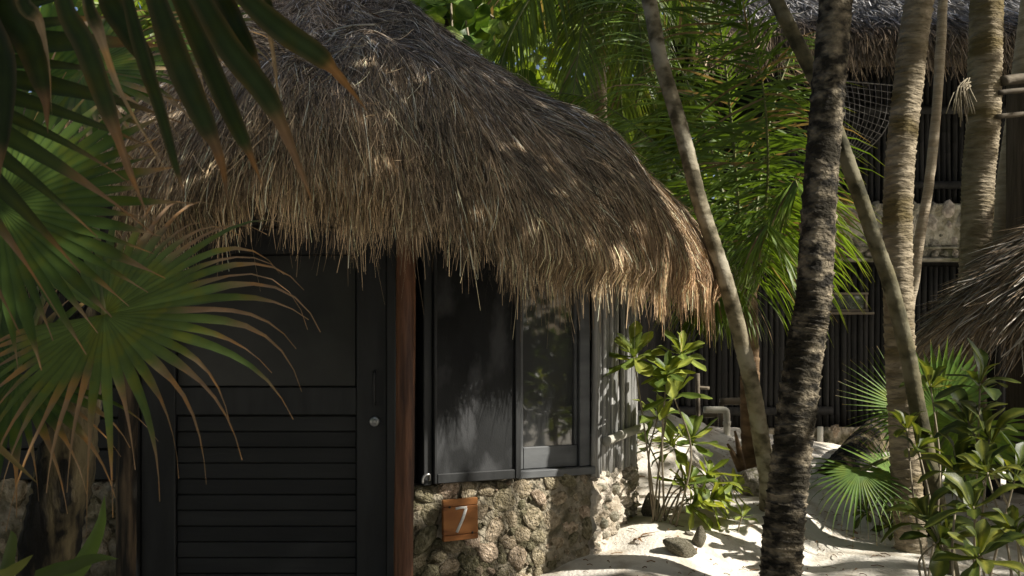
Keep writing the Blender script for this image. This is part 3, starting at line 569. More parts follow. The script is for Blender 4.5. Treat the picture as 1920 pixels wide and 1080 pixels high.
def frond_vf(path, llen, n=62, hang=.5, seed=0, col=(.06, .13, .02), w=.018, start=.16, fwd=.75, brown=0.05, gbend=1.6, up=(0, 0, 1)):
    r_ = np.random.default_rng(seed); K0 = 40; pts = resample(path, K0); T = nrm(np.gradient(pts, axis=0)); V, Q, C = [], [], []; off = 0; col = np.array(col)
    for i in range(n*2):
        sd = 1 if i % 2 else -1; s = start+(1-start)*(i//2+r_.uniform(-.3, .3))/n; s = min(max(s, 0), .999); x = s*(K0-1); k = int(x); fr = x-k; p = pts[k]*(1-fr)+pts[min(k+1, K0-1)]*fr; d = T[k]
        side = np.cross(d, np.array(up, float)); 
        if np.linalg.norm(side) < .15: side = np.array([1., .2, 0])
        side = nrm(side)*sd; nl = np.cross(side, d)*sd
        L = llen*(math.sin(math.pi*min(1, .18+s*.82))**.45 if s < .5 else max(.22, (1-(s-.5)*1.35)))*r_.uniform(.85, 1.12)
        d2 = nrm(side*(1.05-.5*s)+d*fwd*(.6+.9*s)+np.array([0, 0, -1.])*hang*r_.uniform(.5, 1.4)+r_.normal(0, .06, 3)); q = p.copy(); K = 6; ds = L/(K-1); tint = r_.uniform(.7, 1.25); br_ = r_.random() < brown; cc0 = np.array([.17, .145, .10]) if br_ else col*tint
        wv = nrm(np.cross(d2, nl+r_.normal(0, .25, 3)))
        for j in range(K):
            a = j/(K-1); ww = w*(.55+.45*min(1, a*4))*(1-a)**.6+.0008; V += [q-wv*ww, q+wv*ww]; cc = cc0+(np.array([.18, .16, .08])-cc0)*max(0, a-.8)*2.2; C += [cc, cc*1.06]
            d2 = nrm(d2+np.array([0, 0, -1.])*gbend*a*ds/llen); q = q+d2*ds
            if j: o = off+(j-1)*2; Q.append((o, o+1, o+3, o+2))
        off += K*2
    return pts, np.array(V), Q, np.array(C)
def frond(parent, path, llen, rr=.014, name='frond', mat='leaf', **kw):
    pts, v, q, c = frond_vf(path, llen, **kw); fr = link(name, mesh(name, v, q, c), M[mat], parent)
    mb = MB(); mb.tube(pts, np.linspace(rr, rr*.25, len(pts)), 6); link('midrib', mb.mesh('midrib'), M['petiole'], fr); return fr
def palm_trunk(parent, pts, r0, r1, mat, ring=.055, amp=.06, seed=0, n=18, name='trunk', step=None):
    pts = np.array(pts, float); L = np.linalg.norm(np.diff(pts, axis=0), axis=1).sum(); m = int(L/(ring/8)) if ring else 90; p = resample(pts, m); r_ = np.random.default_rng(seed)
    jit = np.cumsum(r_.uniform(.7, 1.3, m))*L/m if ring else None; tilt = r_.normal(0, .25, m); ph = r_.uniform(0, 6, 4)
    rad = np.linspace(r0, r1, m)*(1+.025*np.sin(np.linspace(0, 9, m)+ph[3]))
    def rf_(i, th):
        base = 1+.03*np.sin(th*2+ph[0]+i*.01)+.02*np.sin(th*5+i*.05+ph[1])
        if ring:
            fr = np.mod((jit[i]+.012*np.sin(th+ph[2]+i*.02)+.006*np.sin(3*th+i*.13))/ring, 1); base = base+amp*(fr**3-.25)*(1+.4*np.sin(th*4+i*.12))-amp*.5*np.exp(-(fr/.10)**2)+r_.normal(0, .006, len(th))
        else: base = base+r_.normal(0, amp*.25, len(th))+.06*np.exp(-((np.mod(i+ph[0]*9, 23)-11)/1.6)**2)*np.sin(th+i)+.05*np.sin(i*.31+ph[1])*np.sin(i*.13)
        return base
    v, f = tubevf(p, rad, n, True, rf_); return link(name, mesh(name, v, f), M[mat], parent)
def crown_fronds(parent, top, n, length, llen, seed, col=(.055, .12, .02)):
    r_ = np.random.default_rng(seed)
    for i in range(n):
        a = 6.283*i/n+r_.uniform(-.25, .25); e = r_.uniform(.1, .9); d = np.array([math.cos(a), math.sin(a), 0]); L = length*r_.uniform(.85, 1.1); t = np.array(top, float)
        frond(parent, [t, t+d*L*.33+[0, 0, L*.33*e], t+d*L*.68+[0, 0, L*.28*e], t+d*L+[0, 0, L*(-.25+.25*e)]], llen, .02, n=44, hang=.7, seed=seed*20+i, col=col, w=.024)
# obovate leaf meshes
def leaf_mesh(seed, col=(.10, .22, .025), width=.36, curv=.25, round_=False):
    r_ = np.random.default_rng(seed); K = 7; V, Q, C = [], [], []; ph = r_.uniform(-.15, .15); col = np.array(col)*r_.uniform(.9, 1.1)
    for k in range(K):
        s = k/(K-1); w = width*(.5*(.10+1.35*s**1.25)*(1-s**5)**.6+ .02) if not round_ else width*math.sin(math.pi*min(.98, .04+s*.94))**.6
        if k == K-1: w = width*.10
        z = curv*(.55*s-s*s)+.05*math.sin(6*s+seed); b = np.array([s, 0, z]); fold = w*.28
        V += [b+[0, -w, fold+ph*w], b+[0, -w*.5, fold*.35], b, b+[0, w*.5, fold*.35], b+[0, w, fold-ph*w]]
        C += [col, col*.95, col*1.5+np.array([.05, .05, .01]), col*.95, col]
        if k: 
            for j in range(4): o = (k-1)*5+j; Q.append((o, o+1, o+6, o+5))
    return mesh('leaf', V, Q, np.array(C))
LV = [leaf_mesh(s, (.130, .200, .045), .42, .30) for s in range(4)]; LD = [leaf_mesh(s+9, (.048, .078, .015), .42, .30) for s in range(4)]; LG = [leaf_mesh(s+19, (.085, .17, .03), .52, .15, True) for s in range(3)]  # LD is the leaf with the shade at the right put into its colour
for me in LV+LD+LG: me.materials.append(M['shrub_leaf'])
def rosette(parent, c, axis, n, L, meshes, r_, droop=.3, open0=.35, open1=1.5):
    axis = nrm(axis); a0 = nrm(np.cross(axis, [.3, .8, .2])); b0 = np.cross(axis, a0)
    for i in range(n):
        ph = i*2.399+r_.uniform(-.3, .3); op = open0+(open1-open0)*(i/n)**.8+r_.uniform(-.15, .15); rad = a0*math.cos(ph)+b0*math.sin(ph)
        d = nrm(axis*math.cos(op)+rad*math.sin(op)+np.array([0, 0, -droop*(i/n)])); up = nrm(axis-d*np.dot(axis, d)+1e-6); y = np.cross(up, d); l = L*r_.uniform(.7, 1.15)*(.75+.25*(i/n)); org = np.array(c)-axis*.05*L*(i/n)*3
        link('leaf', meshes[r_.integers(len(meshes))], None, parent, basis(d*l, y*l*r_.uniform(.85, 1.15), up*l, org))
def shrub(name, label, base, heads, L, meshes, seed, n=12, group=None, droop=.35, stemr=.0065):
    r_ = np.random.default_rng(seed); t = thing(name, label, 'shrub', tuple(base), group)
    for h in heads:
        h = np.array(h[:3], float); b = np.array(base)+np.array([r_.normal(0, .04), r_.normal(0, .04), -.05]); mid = (b+h)/2+np.array([r_.normal(0, .05), r_.normal(0, .05), .06]); pts = resample([b, mid, h], 12)
        mb = MB(); mb.tube(pts, np.linspace(stemr, stemr*.55, 12), 7); link('stem', mb.mesh('stem'), M['stem'], t); ax = nrm(nrm(pts[-1]-pts[-3])*.6+np.array([r_.normal(0, .25), -.25, .55])); rosette(t, h, ax, n+int(r_.integers(-2, 4)), L*r_.uniform(.85, 1.15), meshes, r_, droop)
    return t

# ---------------------------------------------------------------- trunks and palms
GRP = {'palm_tree': 'tall ringed palms in the clearing', 'slender_tree': 'slender leaning trunks', 'coconut_palm': 'coconut palms beside the hut', 'leafy_tree': 'leafy trees around the clearing', 'fan_palm': 'fan palms', 'shade_tree': 'shade trees out of the picture'}
def tree(name, label, base, group=None): return thing(name, label, 'tree', tuple(base), group or GRP.get(name))
def path(lst): return [P(*q) for q in lst]
ta = path([(1458, 1180, 4.55), (1463, 1080, 4.6), (1474, 950, 4.6), (1490, 800, 4.62), (1512, 640, 4.65), (1527, 540, 4.65), (1542, 300, 4.7), (1568, 0, 4.75)]); ta += [ta[-1]+[.14, 0, 1.4], ta[-1]+[.25, .1, 2.8]]
A_ = tree('palm_tree', 'dark blotchy palm trunk nearest the camera, standing in the sand', ta[0]); palm_trunk(A_, ta, .097, .075, 'trunk_dark', .075, .10, 1, 26); crown_fronds(A_, ta[-1], 9, 2.0, .5, 1)
tb = path([(1716, 1150, 5.4), (1712, 1080, 5.4), (1700, 900, 5.4), (1690, 700, 5.4), (1683, 500, 5.4), (1688, 300, 5.42), (1705, 150, 5.45), (1724, 0, 5.5)]); tb += [tb[-1]+[.25, 0, 1.2], tb[-1]+[.5, 0, 2.6]]
B_ = tree('palm_tree', 'ochre ringed palm trunk rising through the shrubs in front of the stone parapet', tb[0]); palm_trunk(B_, tb, .083, .075, 'trunk_tan', .062, .085, 2, 22); crown_fronds(B_, tb[-1], 9, 2.0, .5, 2)
tc_ = path([(1815, 1100, 6.9), (1808, 900, 6.9), (1812, 700, 6.9), (1828, 500, 6.9), (1834, 350, 6.9), (1845, 200, 6.9), (1850, 0, 6.9)]); tc_ += [tc_[-1]+[.05, 0, 1.2], tc_[-1]+[.15, .1, 2.6]]
C_ = tree('palm_tree', 'thick yellow-brown palm trunk nearest the right edge, behind the shelter roof', tc_[0]); palm_trunk(C_, tc_, .110, .103, 'trunk_tan', .052, .06, 3, 22); crown_fronds(C_, tc_[-1], 9, 2.1, .55, 3)
for a, r in ((1806, 215),):
    p0 = P(a+6, r-60, 6.75); mb = MB(); rr2 = np.random.default_rng(4)
    for i in range(26): e = p0+np.array([rr2.normal(-.09, .05), -.1, rr2.uniform(-.32, -.15)]); mb.tube(resample([p0+rr2.normal(0, .02, 3), (p0+e)/2+[-.03, -.03, .03], e], 5), .004, 4)
    link('dry_fibre', mb.mesh('fibre'), M['stem'], C_)
td = path([(1712, 980, 5.75), (1708, 800, 5.75), (1704, 600, 5.75), (1716, 520, 5.75), (1724, 450, 5.75), (1741, 350, 5.75), (1752, 250, 5.75), (1760, 150, 5.75), (1768, 0, 5.75)]); td += [td[-1]+[.1, .1, 1.2], td[-1]+[.1, .2, 2.2]]
D_ = tree('slender_tree', 'slender smooth tan stem between the two thick ringed palms', td[0]); palm_trunk(D_, td, .03, .026, 'trunk_pale', 0, .05, 5, 12)
te = path([(1790, 1120, 5.0), (1769, 1008, 5.0), (1747, 897, 5.0), (1719, 758, 5.0), (1702, 663, 5.0), (1670, 535, 5.0), (1645, 465, 5.0), (1620, 390, 5.0), (1595, 320, 5.0), (1568, 245, 5.02), (1530, 150, 5.05), (1490, 70, 5.05), (1450, -10, 5.05)]); te += [te[-1]+[-.3, .1, .7], te[-1]+[-.6, .2, 1.6]]
E_ = tree('slender_tree', 'thin mossy trunk slanting across behind the dark palm trunk', te[0]); palm_trunk(E_, te, .042, .036, 'trunk_smooth', .13, .05, 6, 16)
tf = path([(1441, 960, 5.75), (1439, 897, 5.7), (1428, 830, 5.7), (1414, 743, 5.65), (1394, 656, 5.6), (1364, 540, 5.5), (1335, 450, 5.5), (1310, 370, 5.5), (1282, 260, 5.5), (1260, 185, 5.5), (1238, 110, 5.5), (1217, 0, 5.5)]); tf += [tf[-1]+[-.22, 0, 1.0], tf[-1]+[-.35, .2, 2.4]]
F_ = tree('slender_tree', 'slim pale trunk leaning left beside the big thatched eave', tf[0]); palm_trunk(F_, tf, .052, .036, 'trunk_mottled', .11, .05, 7, 16); 
th_ = path([(1840, 640, 7.6), (1868, 480, 7.6), (1882, 400, 7.6), (1898, 300, 7.6), (1912, 200, 7.6), (1925, 100, 7.6)])
th_ = [np.array([th_[0][0]-.1, 7.6, gz(th_[0][0], 7.6)-.1])]+th_; th_ += [th_[-1]+[.1, 0, 1.0], th_[-1]+[.2, .1, 2.4]]
H_ = tree('palm_tree', 'pale fawn palm trunk half hidden by the hanging thatch at the right edge', th_[0]); palm_trunk(H_, th_, .095, .085, 'trunk_pale', .07, .03, 8, 18); crown_fronds(H_, th_[-1], 8, 2.0, .5, 8)
# young coconut palm beside the hut
tg = path([(1416, 905, 7.2), (1408, 800, 7.2), (1406, 700, 7.2), (1404, 600, 7.2), (1402, 540, 7.2)])
G_ = tree('coconut_palm', 'young coconut palm with rusty trunk and huge drooping fronds beside the hut', tg[0]); palm_trunk(G_, tg, .080, .062, 'trunk_rust', .09, .08, 9, 16)
for i, (pp, ll, hg, cl_, kw) in enumerate([
    ([(1402, 560, 7.2), (1388, 420, 7.1), (1372, 230, 7.0), (1345, 20, 6.9), (1300, -120, 6.7)], .80, .45, (.050, .105, .018), dict(n=72)),
    ([(1400, 560, 7.2), (1330, 400, 7.5), (1240, 280, 7.8), (1120, 190, 8.0), (1010, 170, 8.1)], .85, .75, (.055, .115, .018), dict(n=60)),
    ([(1404, 560, 7.2), (1432, 420, 7.0), (1440, 280, 6.8), (1425, 130, 6.7), (1380, 0, 6.6)], .75, .75, (.050, .105, .018), dict(n=64, brown=.12)),
    ([(1406, 560, 7.2), (1450, 470, 6.9), (1478, 380, 6.6), (1490, 340, 6.4), (1496, 350, 6.2)], .70, 1.0, (.085, .165, .026), dict(n=56)),
    ([(1406, 560, 7.2), (1420, 480, 6.8), (1432, 430, 6.4), (1440, 420, 6.1)], .62, 1.1, (.085, .165, .026), dict(n=50)),
    ([(1400, 560, 7.2), (1350, 460, 7.4), (1290, 400, 7.7), (1230, 390, 8.0)], .75, .9, (.055, .115, .018), dict(n=50)),
    ([(1400, 560, 7.2), (1360, 380, 7.6), (1300, 180, 8.0), (1210, 20, 8.3), (1100, -60, 8.5)], .95, .6, (.060, .125, .02), dict(n=70)),
    ([(1404, 560, 7.2), (1470, 420, 7.4), (1500, 330, 7.5), (1512, 310, 7.5)], .55, .9, (.15, .125, .09), dict(n=40, brown=.5)),
    ([(1403, 560, 7.2), (1420, 380, 7.5), (1450, 200, 7.8), (1500, 60, 8)], .65, .9, (.055, .11, .02), dict(n=56, brown=.2)),
    ([(1402, 570, 7.2), (1370, 520, 6.9), (1335, 530, 6.7), (1310, 580, 6.6)], .55, .9, (.06, .12, .02), dict(n=40))]):
    kw['n'] = int(kw['n']*1.45); frond(G_, path(pp), ll*1.05, .014, hang=hg*1.15, seed=100+i, col=tuple(np.array(cl_)*1.35), w=.0095, gbend=2.2, **kw)
# second coconut palm further back (fronds over the roof line)
tk = path([(1150, 700, 9.5), (1130, 400, 9.5), (1120, 100, 9.5), (1115, -60, 9.5)]); tk = [np.array([tk[0][0], 9.5, gz(tk[0][0], 9.5)-.1])]+tk
K_ = tree('coconut_palm', 'coconut palm behind the hut with fronds arching over the roof line', tk[0]); palm_trunk(K_, tk, .09, .075, 'trunk_tan', .07, .05, 12, 14)
for i, (pp, ll, hg) in enumerate([
    ([(1115, -60, 9.5), (1080, -90, 9.2), (1020, -40, 8.8), (960, 60, 8.5), (930, 160, 8.4)], .9, .8), ([(1115, -60, 9.5), (1150, -80, 9), (1190, 0, 8.5), (1210, 150, 8.2)], .9, .8), ([(1115, -60, 9.5), (1110, -40, 9), (1090, 60, 8.6), (1070, 220, 8.3)], .8, .5),
    ([(1115, -60, 9.5), (1200, -140, 9.4), (1300, -60, 9.2), (1360, 80, 9)], .9, .8), ([(1115, -60, 9.5), (1020, -160, 9.6), (900, -120, 9.7), (830, -20, 9.8)], .9, .8), ([(1115, -60, 9.5), (1140, 0, 10), (1160, 120, 10.4), (1170, 260, 10.6)], .8, .5)]):
    frond(K_, path(pp), ll, .018, hang=hg, seed=140+i, col=(.09, .165, .03), n=90, w=.010, gbend=2.2)
crown_fronds(K_, tk[-1]+[0, 0, .1], 6, 2.2, .7, 12)
# sea grape tree with big round leaves above the roof line
SG = tree('sea_grape_tree', 'sea grape tree with big round leaves behind the roof line', (-1.0, 9.2, 0)); r_ = np.random.default_rng(33)
stp = resample([np.array([-1.0, 9.2, -.1]), np.array([-.95, 9.1, 2.2]), P(830, 60, 9), P(850, -80, 9)], 20); palm_trunk(SG, stp, .08, .04, 'trunk_smooth', 0, .06, 13, 10)
for k in range(9):
    a = stp[12+k % 7]; e = P(r_.uniform(720, 1010), r_.uniform(-60, 170), r_.uniform(8.3, 9.4)); mb = MB(); pts = resample([a, (a+e)/2+[0, 0, .12], e], 8); mb.tube(pts, np.linspace(.018, .007, 8), 6); link('branch', mb.mesh('branch'), M['stem'], SG)
    for q in range(17):
        p0 = pts[r_.integers(2, 8)]+r_.normal(0, .13, 3); d = nrm(r_.normal(0, 1, 3)+[.3, -.3, -.1]); up = nrm(np.cross(d, r_.normal(0, 1, 3))+np.array([0, -.6, .6])); up = nrm(up-d*np.dot(up, d)); l = r_.uniform(.14, .25); link('leaf', LG[r_.integers(3)], None, SG, basis(d*l, np.cross(up, d)*l, up*l, p0))
# broadleaf trees far behind
def leaf_cloud(N, centers, radii, size, seed, col, shell=.35):
    r_ = np.random.default_rng(seed); k = r_.integers(0, len(centers), N); d = nrm(r_.normal(size=(N, 3))); rad = r_.uniform(shell, 1.05, N)**.6
    c = np.array(centers)[k]+d*np.array(radii)[k][:, None]*rad[:, None]; c += r_.normal(0, .06, c.shape)
    return leaf_quads(c, size, r_, col)
def leaf_quads(c, size, r_, col):
    N = len(c); a = nrm(r_.normal(size=(N, 3))+[0, 0, -.3]); b = nrm(np.cross(a, r_.normal(size=(N, 3))+[0, 0, .7])); nn = np.cross(a, b); L = (r_.uniform(.6, 1.2, N)*size)[:, None]; W_ = L*.26
    v = np.stack([c, c+a*L*.45-b*W_+nn*L*.05, c+a*L*.5-nn*L*.03, c+a*L*.45+b*W_+nn*L*.05, c+a*L-nn*L*.10], 1).reshape(-1, 3); o = (np.arange(N)*5)[:, None]
    q = np.concatenate([o+np.array([[0, 1, 2]]), o+np.array([[0, 2, 3]]), o+np.array([[1, 4, 2]]), o+np.array([[2, 4, 3]])]); cc = np.array(col)[None]*r_.uniform(.6, 1.4, (N, 1))*np.array([[1, 1, 1]]); cc = np.repeat(cc, 5, axis=0)
    return v, q, cc
for i, (x, y, h, w, lab) in enumerate([(-4.5, 14.5, 6.5, 2.6, 'leafy tree far behind the hut, furthest left'), (-1.2, 13.0, 7.2, 2.8, 'tall leafy tree behind the sea grape branches'), (1.2, 14.2, 5.8, 2.4, 'leafy tree behind the young coconut palm fronds'), (2.6, 17.8, 9.5, 3.2, 'tallest leafy tree rising behind the far building roof')]):
    t_ = tree('leafy_tree', lab, (x, y, 0)); r_ = np.random.default_rng(70+i); palm_trunk(t_, [(x, y, -.1), (x+.1, y, h*.4), (x, y+.1, h*.85)], .16, .06, 'trunk_smooth', 0, .06, 20+i, 12)
    cs = [np.array([x, y, h*.62])+r_.normal(0, 1, 3)*[w*.5, w*.4, h*.22] for _ in range(16)]
    for c in cs[:6]:
        mb = MB(); mb.tube(resample([(x+.05, y, h*.4), (np.array([x, y, h*.5])+c)/2, c], 7), np.linspace(.06, .02, 7), 6); link('limb', mb.mesh('limb'), M['stem'], t_)
    v, q, c = leaf_cloud(7000, cs, [w*r_.uniform(.3, .5) for _ in cs], .26, 80+i, (.12, .21, .03)); link('crown', mesh('crown', v, q, c, False), M['leaf'], t_)

# ---------------------------------------------------------------- foreground fan palms (left)
FP1 = tree('fan_palm', 'fan palm with fibrous trunk at the lower left', P(85, 1500, 2.8)*[1, 1, 0])
palm_trunk(FP1, [P(70, 1560, 2.85), P(88, 1080, 2.85), P(118, 900, 2.85), P(142, 740, 2.87), P(160, 600, 2.9), P(172, 470, 2.95), P(176, 380, 3.0)], .088, .052, 'trunk_fibre', 0, .16, 31, 22)
cr = P(172, 400, 2.98)
fan_leaf(FP1, P(195, 590, 2.5), (1, -.25, -.10), (.05, -.80, .62), .58, cr, nseg=46, span=320, fuse=.43, droop=.8, dry=.40, wid=1.0, seed=3, col=(.088, .140, .036), tipdroop=14)  # leaf colour lightened to carry a sunlit yellow-green look
fan_leaf(FP1, P(-5, 385, 2.3), (1, .15, .32), (-.15, -.93, .25), .43, cr, nseg=48, span=310, fuse=.62, droop=.3, dry=.14, seed=4, col=(.045, .085, .016), tipdroop=2.0)
fan_leaf(FP1, P(150, 130, 2.9), (1, -.1, -.05), (.1, -.7, .55), .52, cr, nseg=36, span=220, fuse=.42, droop=1.2, dry=.42, seed=5, col=(.055, .10, .02), tipdroop=9, curl=1.4, dcol=(.36, .27, .16))
fan_leaf(FP1, P(30, 700, 2.6), (-.6, -.3, -.2), (-.2, -.8, .5), .5, cr, nseg=34, span=280, fuse=.45, droop=1.2, dry=.35, seed=6, col=(.04, .08, .015), tipdroop=7)
fan_leaf(FP1, P(60, 160, 3.1), (-.2, .1, 1), (.0, -.95, .2), .5, cr, nseg=36, span=280, fuse=.55, droop=.5, dry=.15, seed=7, col=(.05, .11, .018), tipdroop=3)
fan_leaf(FP1, P(330, 60, 3.5), (1, .1, .1), (0, -.8, .6), .42, cr, nseg=30, span=240, fuse=.4, droop=1.2, dry=.4, seed=8, col=(.055, .10, .02), tipdroop=8, curl=1.2, dcol=(.38, .29, .18))
FP2 = tree('fan_palm', 'fan palm overhead whose long dark blades hang into the top left corner', (-1.35, 1.2, 0))
palm_trunk(FP2, [(-1.38, 1.2, -.1), (-1.36, 1.2, 1.2), (-1.30, 1.22, 2.4)], .09, .07, 'trunk_fibre', .05, .12, 32, 16)
cr2 = np.array([-1.30, 1.22, 2.4])
def blade_leaf(parent, hub, blades, stalk, seed):
    r_ = np.random.default_rng(seed); V, Q, C = [], [], []; off = 0
    for pts, wpx, dry0, pale in blades:
        Y0 = pts[0][2]; pp = resample([hub]+[P(*q) for q in pts], 26); T = nrm(np.gradient(pp, axis=0)); w0 = wpx/F*Y0*.5; g0 = np.array([.019, .034, .010])*r_.uniform(.8, 1.3); bc = (np.array([.30, .23, .14]) if pale else np.array([.17, .11, .06]))*r_.uniform(.85, 1.15); tw = r_.uniform(-.8, .8)
        for k in range(26):
            s = k/25; m_ = float(smooth(dry0-.04, dry0+.05, np.array(s))); w = w0*min(1, .25+s*2.2)*(1-.35*m_)*max(.03, 1-max(0, (s-.45)/.55)**1.5)*(1+.10*math.sin(k*1.7+seed+off)*m_); side = nrm(np.cross(T[k], [.12, 1, .2])); nn = np.cross(side, T[k]); a = tw*m_*(s-dry0)*3.5; s2 = side*math.cos(a)+nn*math.sin(a); n2 = np.cross(s2, T[k])
            V += [pp[k]-s2*w-n2*w*.35, pp[k]-s2*w*.5-n2*w*.10, pp[k], pp[k]+s2*w*.5-n2*w*.10, pp[k]+s2*w-n2*w*.35]; c = g0+(bc-g0)*m_; c = c*r_.uniform(.88, 1.12); C += [c+(bc-c)*.3, c, c*1.35, c, c+(bc-c)*.3]
            if k:
                for q in range(4): o = off+(k-1)*5+q; Q.append((o, o+1, o+6, o+5))
        off += 26*5
    lf = link('fan_leaf', mesh('fan_leaf', V, Q, np.array(C)), M['fan'], parent); mb = MB(); mb.tube(resample([stalk, (np.array(stalk)+hub)/2+[0, 0, .08], hub], 10), .009, 8); link('stalk', mb.mesh('stalk'), M['petiole'], lf); return lf
blade_leaf(FP2, P(190, -290, 1.5), [
    ([(120, -30, 1.52), (165, 90, 1.5), (200, 190, 1.5), (240, 310, 1.5), (281, 415, 1.5)], 46, .66, False), ([(165, -30, 1.46), (188, 60, 1.45), (228, 170, 1.44), (285, 275, 1.44), (322, 335, 1.44)], 30, .38, True),
    ([(235, -30, 1.55), (268, 100, 1.55), (300, 200, 1.55), (330, 310, 1.55), (346, 365, 1.55)], 30, .86, False), ([(285, -30, 1.5), (335, 110, 1.5), (378, 210, 1.5), (415, 300, 1.5), (428, 385, 1.5)], 54, .70, False),
    ([(325, -30, 1.6), (388, 105, 1.6), (438, 220, 1.6), (470, 290, 1.6), (492, 348, 1.6)], 42, .76, False), ([(360, -30, 1.55), (432, 90, 1.55), (505, 185, 1.55), (550, 285, 1.55), (590, 392, 1.55)], 50, .66, False),
    ([(435, -30, 1.6), (528, 55, 1.6), (600, 105, 1.6), (645, 152, 1.6), (692, 212, 1.6)], 46, .66, False), ([(50, -30, 1.5), (76, 40, 1.5), (92, 110, 1.5), (97, 215, 1.5)], 32, .45, True),
    ([(-20, -30, 1.6), (10, 120, 1.6), (5, 260, 1.6), (-10, 380, 1.6)], 60, .8, False), ([(10, -30, 1.62), (60, 80, 1.62), (85, 170, 1.62), (90, 250, 1.62)], 62, .75, False), ([(480, -30, 1.65), (505, 60, 1.65), (518, 150, 1.65), (524, 225, 1.65)], 15, .4, True), ([(200, -30, 1.66), (245, 60, 1.66), (280, 120, 1.66), (300, 200, 1.66)], 48, .8, False), ([(400, -30, 1.66), (450, 60, 1.66), (480, 120, 1.66), (500, 170, 1.66)], 40, .7, False)], cr2, 5)
fan_leaf(FP2, P(-260, 100, 1.6), (.7, .1, -.8), (.1, -.9, .3), .5, cr2, nseg=26, span=200, fuse=.5, droop=.5, dry=.2, seed=13, col=(.018, .036, .010), tipdroop=3, dcol=(.19, .125, .07))
fan_leaf(FP2, cr2+np.array([-.1, -.5, .5]), (-.3, -1, .4), (0, 0, 1), .7, cr2, nseg=36, span=280, seed=14)
# strap-leaved plant at the lower left corner
SPL = thing('strap_leaf_plant', 'low plant with broad pointed strap leaves at the lower left corner', 'plant', (-.95, 2.15, 0))
def strap(parent, pts, w, seed, col):
    p = resample(pts, 14); T = nrm(np.gradient(p, axis=0)); V, Q, C = [], [], []
    for i in range(14):
        s = i/13; side = nrm(np.cross(T[i], [.25, 1, .1])); nn = np.cross(side, T[i]); ww = w*(.55+.9*s-.0*s if s < .5 else 1)*(1-s**3.5); V += [p[i]-side*ww+nn*ww*.3, p[i], p[i]+side*ww+nn*ww*.3]; c = np.array(col)*(1 if s < .93 else 1.5); C += [c*1.05, c*.95, c*1.05]
        if i: o = (i-1)*3; Q += [(o, o+1, o+4, o+3), (o+1, o+2, o+5, o+4)]
    return link('leaf', mesh('leaf', V, Q, np.array(C)), M['leaf'], parent)
b0 = np.array([-.95, 2.15, 0.0])
for i, (pts, w, c) in enumerate([([(90, 1160, 2.1), (150, 1060, 2.1), (185, 990, 2.1), (196, 928, 2.1)], .024, (.075, .15, .035)), ([(60, 1120, 1.95), (130, 1065, 1.95), (180, 1047, 1.95), (222, 1048, 1.95)], .016, (.045, .09, .02)), ([(-40, 1130, 1.9), (10, 1080, 1.9), (40, 1058, 1.9), (62, 1040, 1.9)], .014, (.11, .15, .04)), ([(10, 1130, 1.95), (12, 1060, 1.95), (22, 1010, 1.95), (20, 995, 1.95)], .018, (.06, .11, .03)), ([(-60, 800, 1.9), (-10, 835, 1.9), (30, 870, 1.9), (72, 908, 1.9)], .010, (.13, .12, .06))]):
    pp = path(pts); pp = ([b0, (b0+pp[0])/2+[0, 0, .05]] if i < 4 else [b0+[-.6, 0, .0], P(-200, 800, 1.9)])+pp; strap(SPL, pp, w, i, c)

# ---------------------------------------------------------------- shrubs
def onground_(px, Y): x = (px-960)/F*Y; return (x, Y, gz(x, Y))
sb = np.array(onground_(1240, 5.38))
S1 = shrub('beach_shrub', 'sunlit light green shrub growing in the sand at the hut corner', sb, [P(1188, 668, 5.18), P(1250, 700, 5.08), P(1278, 662, 5.18), P(1262, 740, 5.13), P(1235, 775, 5.37), P(1262, 835, 5.42), P(1298, 828, 5.52), P(1215, 830, 5.62), P(1290, 905, 5.37), P(1325, 895, 5.52), P(1372, 915, 5.62), P(1335, 935, 5.47), P(1300, 945, 5.32)], .20, LV, 51, 15)
sd = thing('seedling', 'small green seedling in the bright sand before the dark palm', 'plant', tuple(P(1383, 1000, 5.35))); r_ = np.random.default_rng(6); mb = MB(); mb.tube(resample([P(1383, 1004, 5.35), P(1386, 985, 5.35), P(1392, 968, 5.35)], 6), .004, 6); link('stem', mb.mesh('stem'), M['stem'], sd); rosette(sd, P(1392, 968, 5.35), (0.2, -.2, 1), 6, .11, LV, r_, .3, .6, 1.7)
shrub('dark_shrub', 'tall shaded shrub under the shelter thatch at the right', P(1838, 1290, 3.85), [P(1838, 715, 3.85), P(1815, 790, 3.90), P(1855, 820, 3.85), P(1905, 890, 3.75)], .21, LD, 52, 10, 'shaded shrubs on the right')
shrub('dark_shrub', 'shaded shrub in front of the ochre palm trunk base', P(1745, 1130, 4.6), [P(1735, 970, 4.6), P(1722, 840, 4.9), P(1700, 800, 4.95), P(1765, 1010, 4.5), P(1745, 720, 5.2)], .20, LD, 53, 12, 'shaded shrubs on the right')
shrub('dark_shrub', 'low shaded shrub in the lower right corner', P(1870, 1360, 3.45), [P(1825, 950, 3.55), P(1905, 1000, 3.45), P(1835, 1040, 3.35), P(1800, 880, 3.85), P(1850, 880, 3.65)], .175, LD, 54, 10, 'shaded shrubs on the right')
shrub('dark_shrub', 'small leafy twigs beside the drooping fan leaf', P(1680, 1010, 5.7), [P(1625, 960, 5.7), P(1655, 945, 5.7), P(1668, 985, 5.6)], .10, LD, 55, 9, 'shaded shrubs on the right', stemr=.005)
# sunlit shrub outside the frame to the right; its reflection shows in the window glass
gp = wl(.70, -.05, 1.2); vd = nrm(gp-np.array([0, 0, CZ])); n3 = np.array([ND[0], ND[1], 0]); rd = vd-2*np.dot(vd, n3)*n3; tgt = gp+rd*2.55
shrub('beach_shrub', 'green shrub right of the picture, seen as a reflection in the window', (tgt[0], tgt[1], gz(tgt[0], tgt[1])), [tgt, tgt+[.18, .1, -.35]], .21, LV, 56, 13)
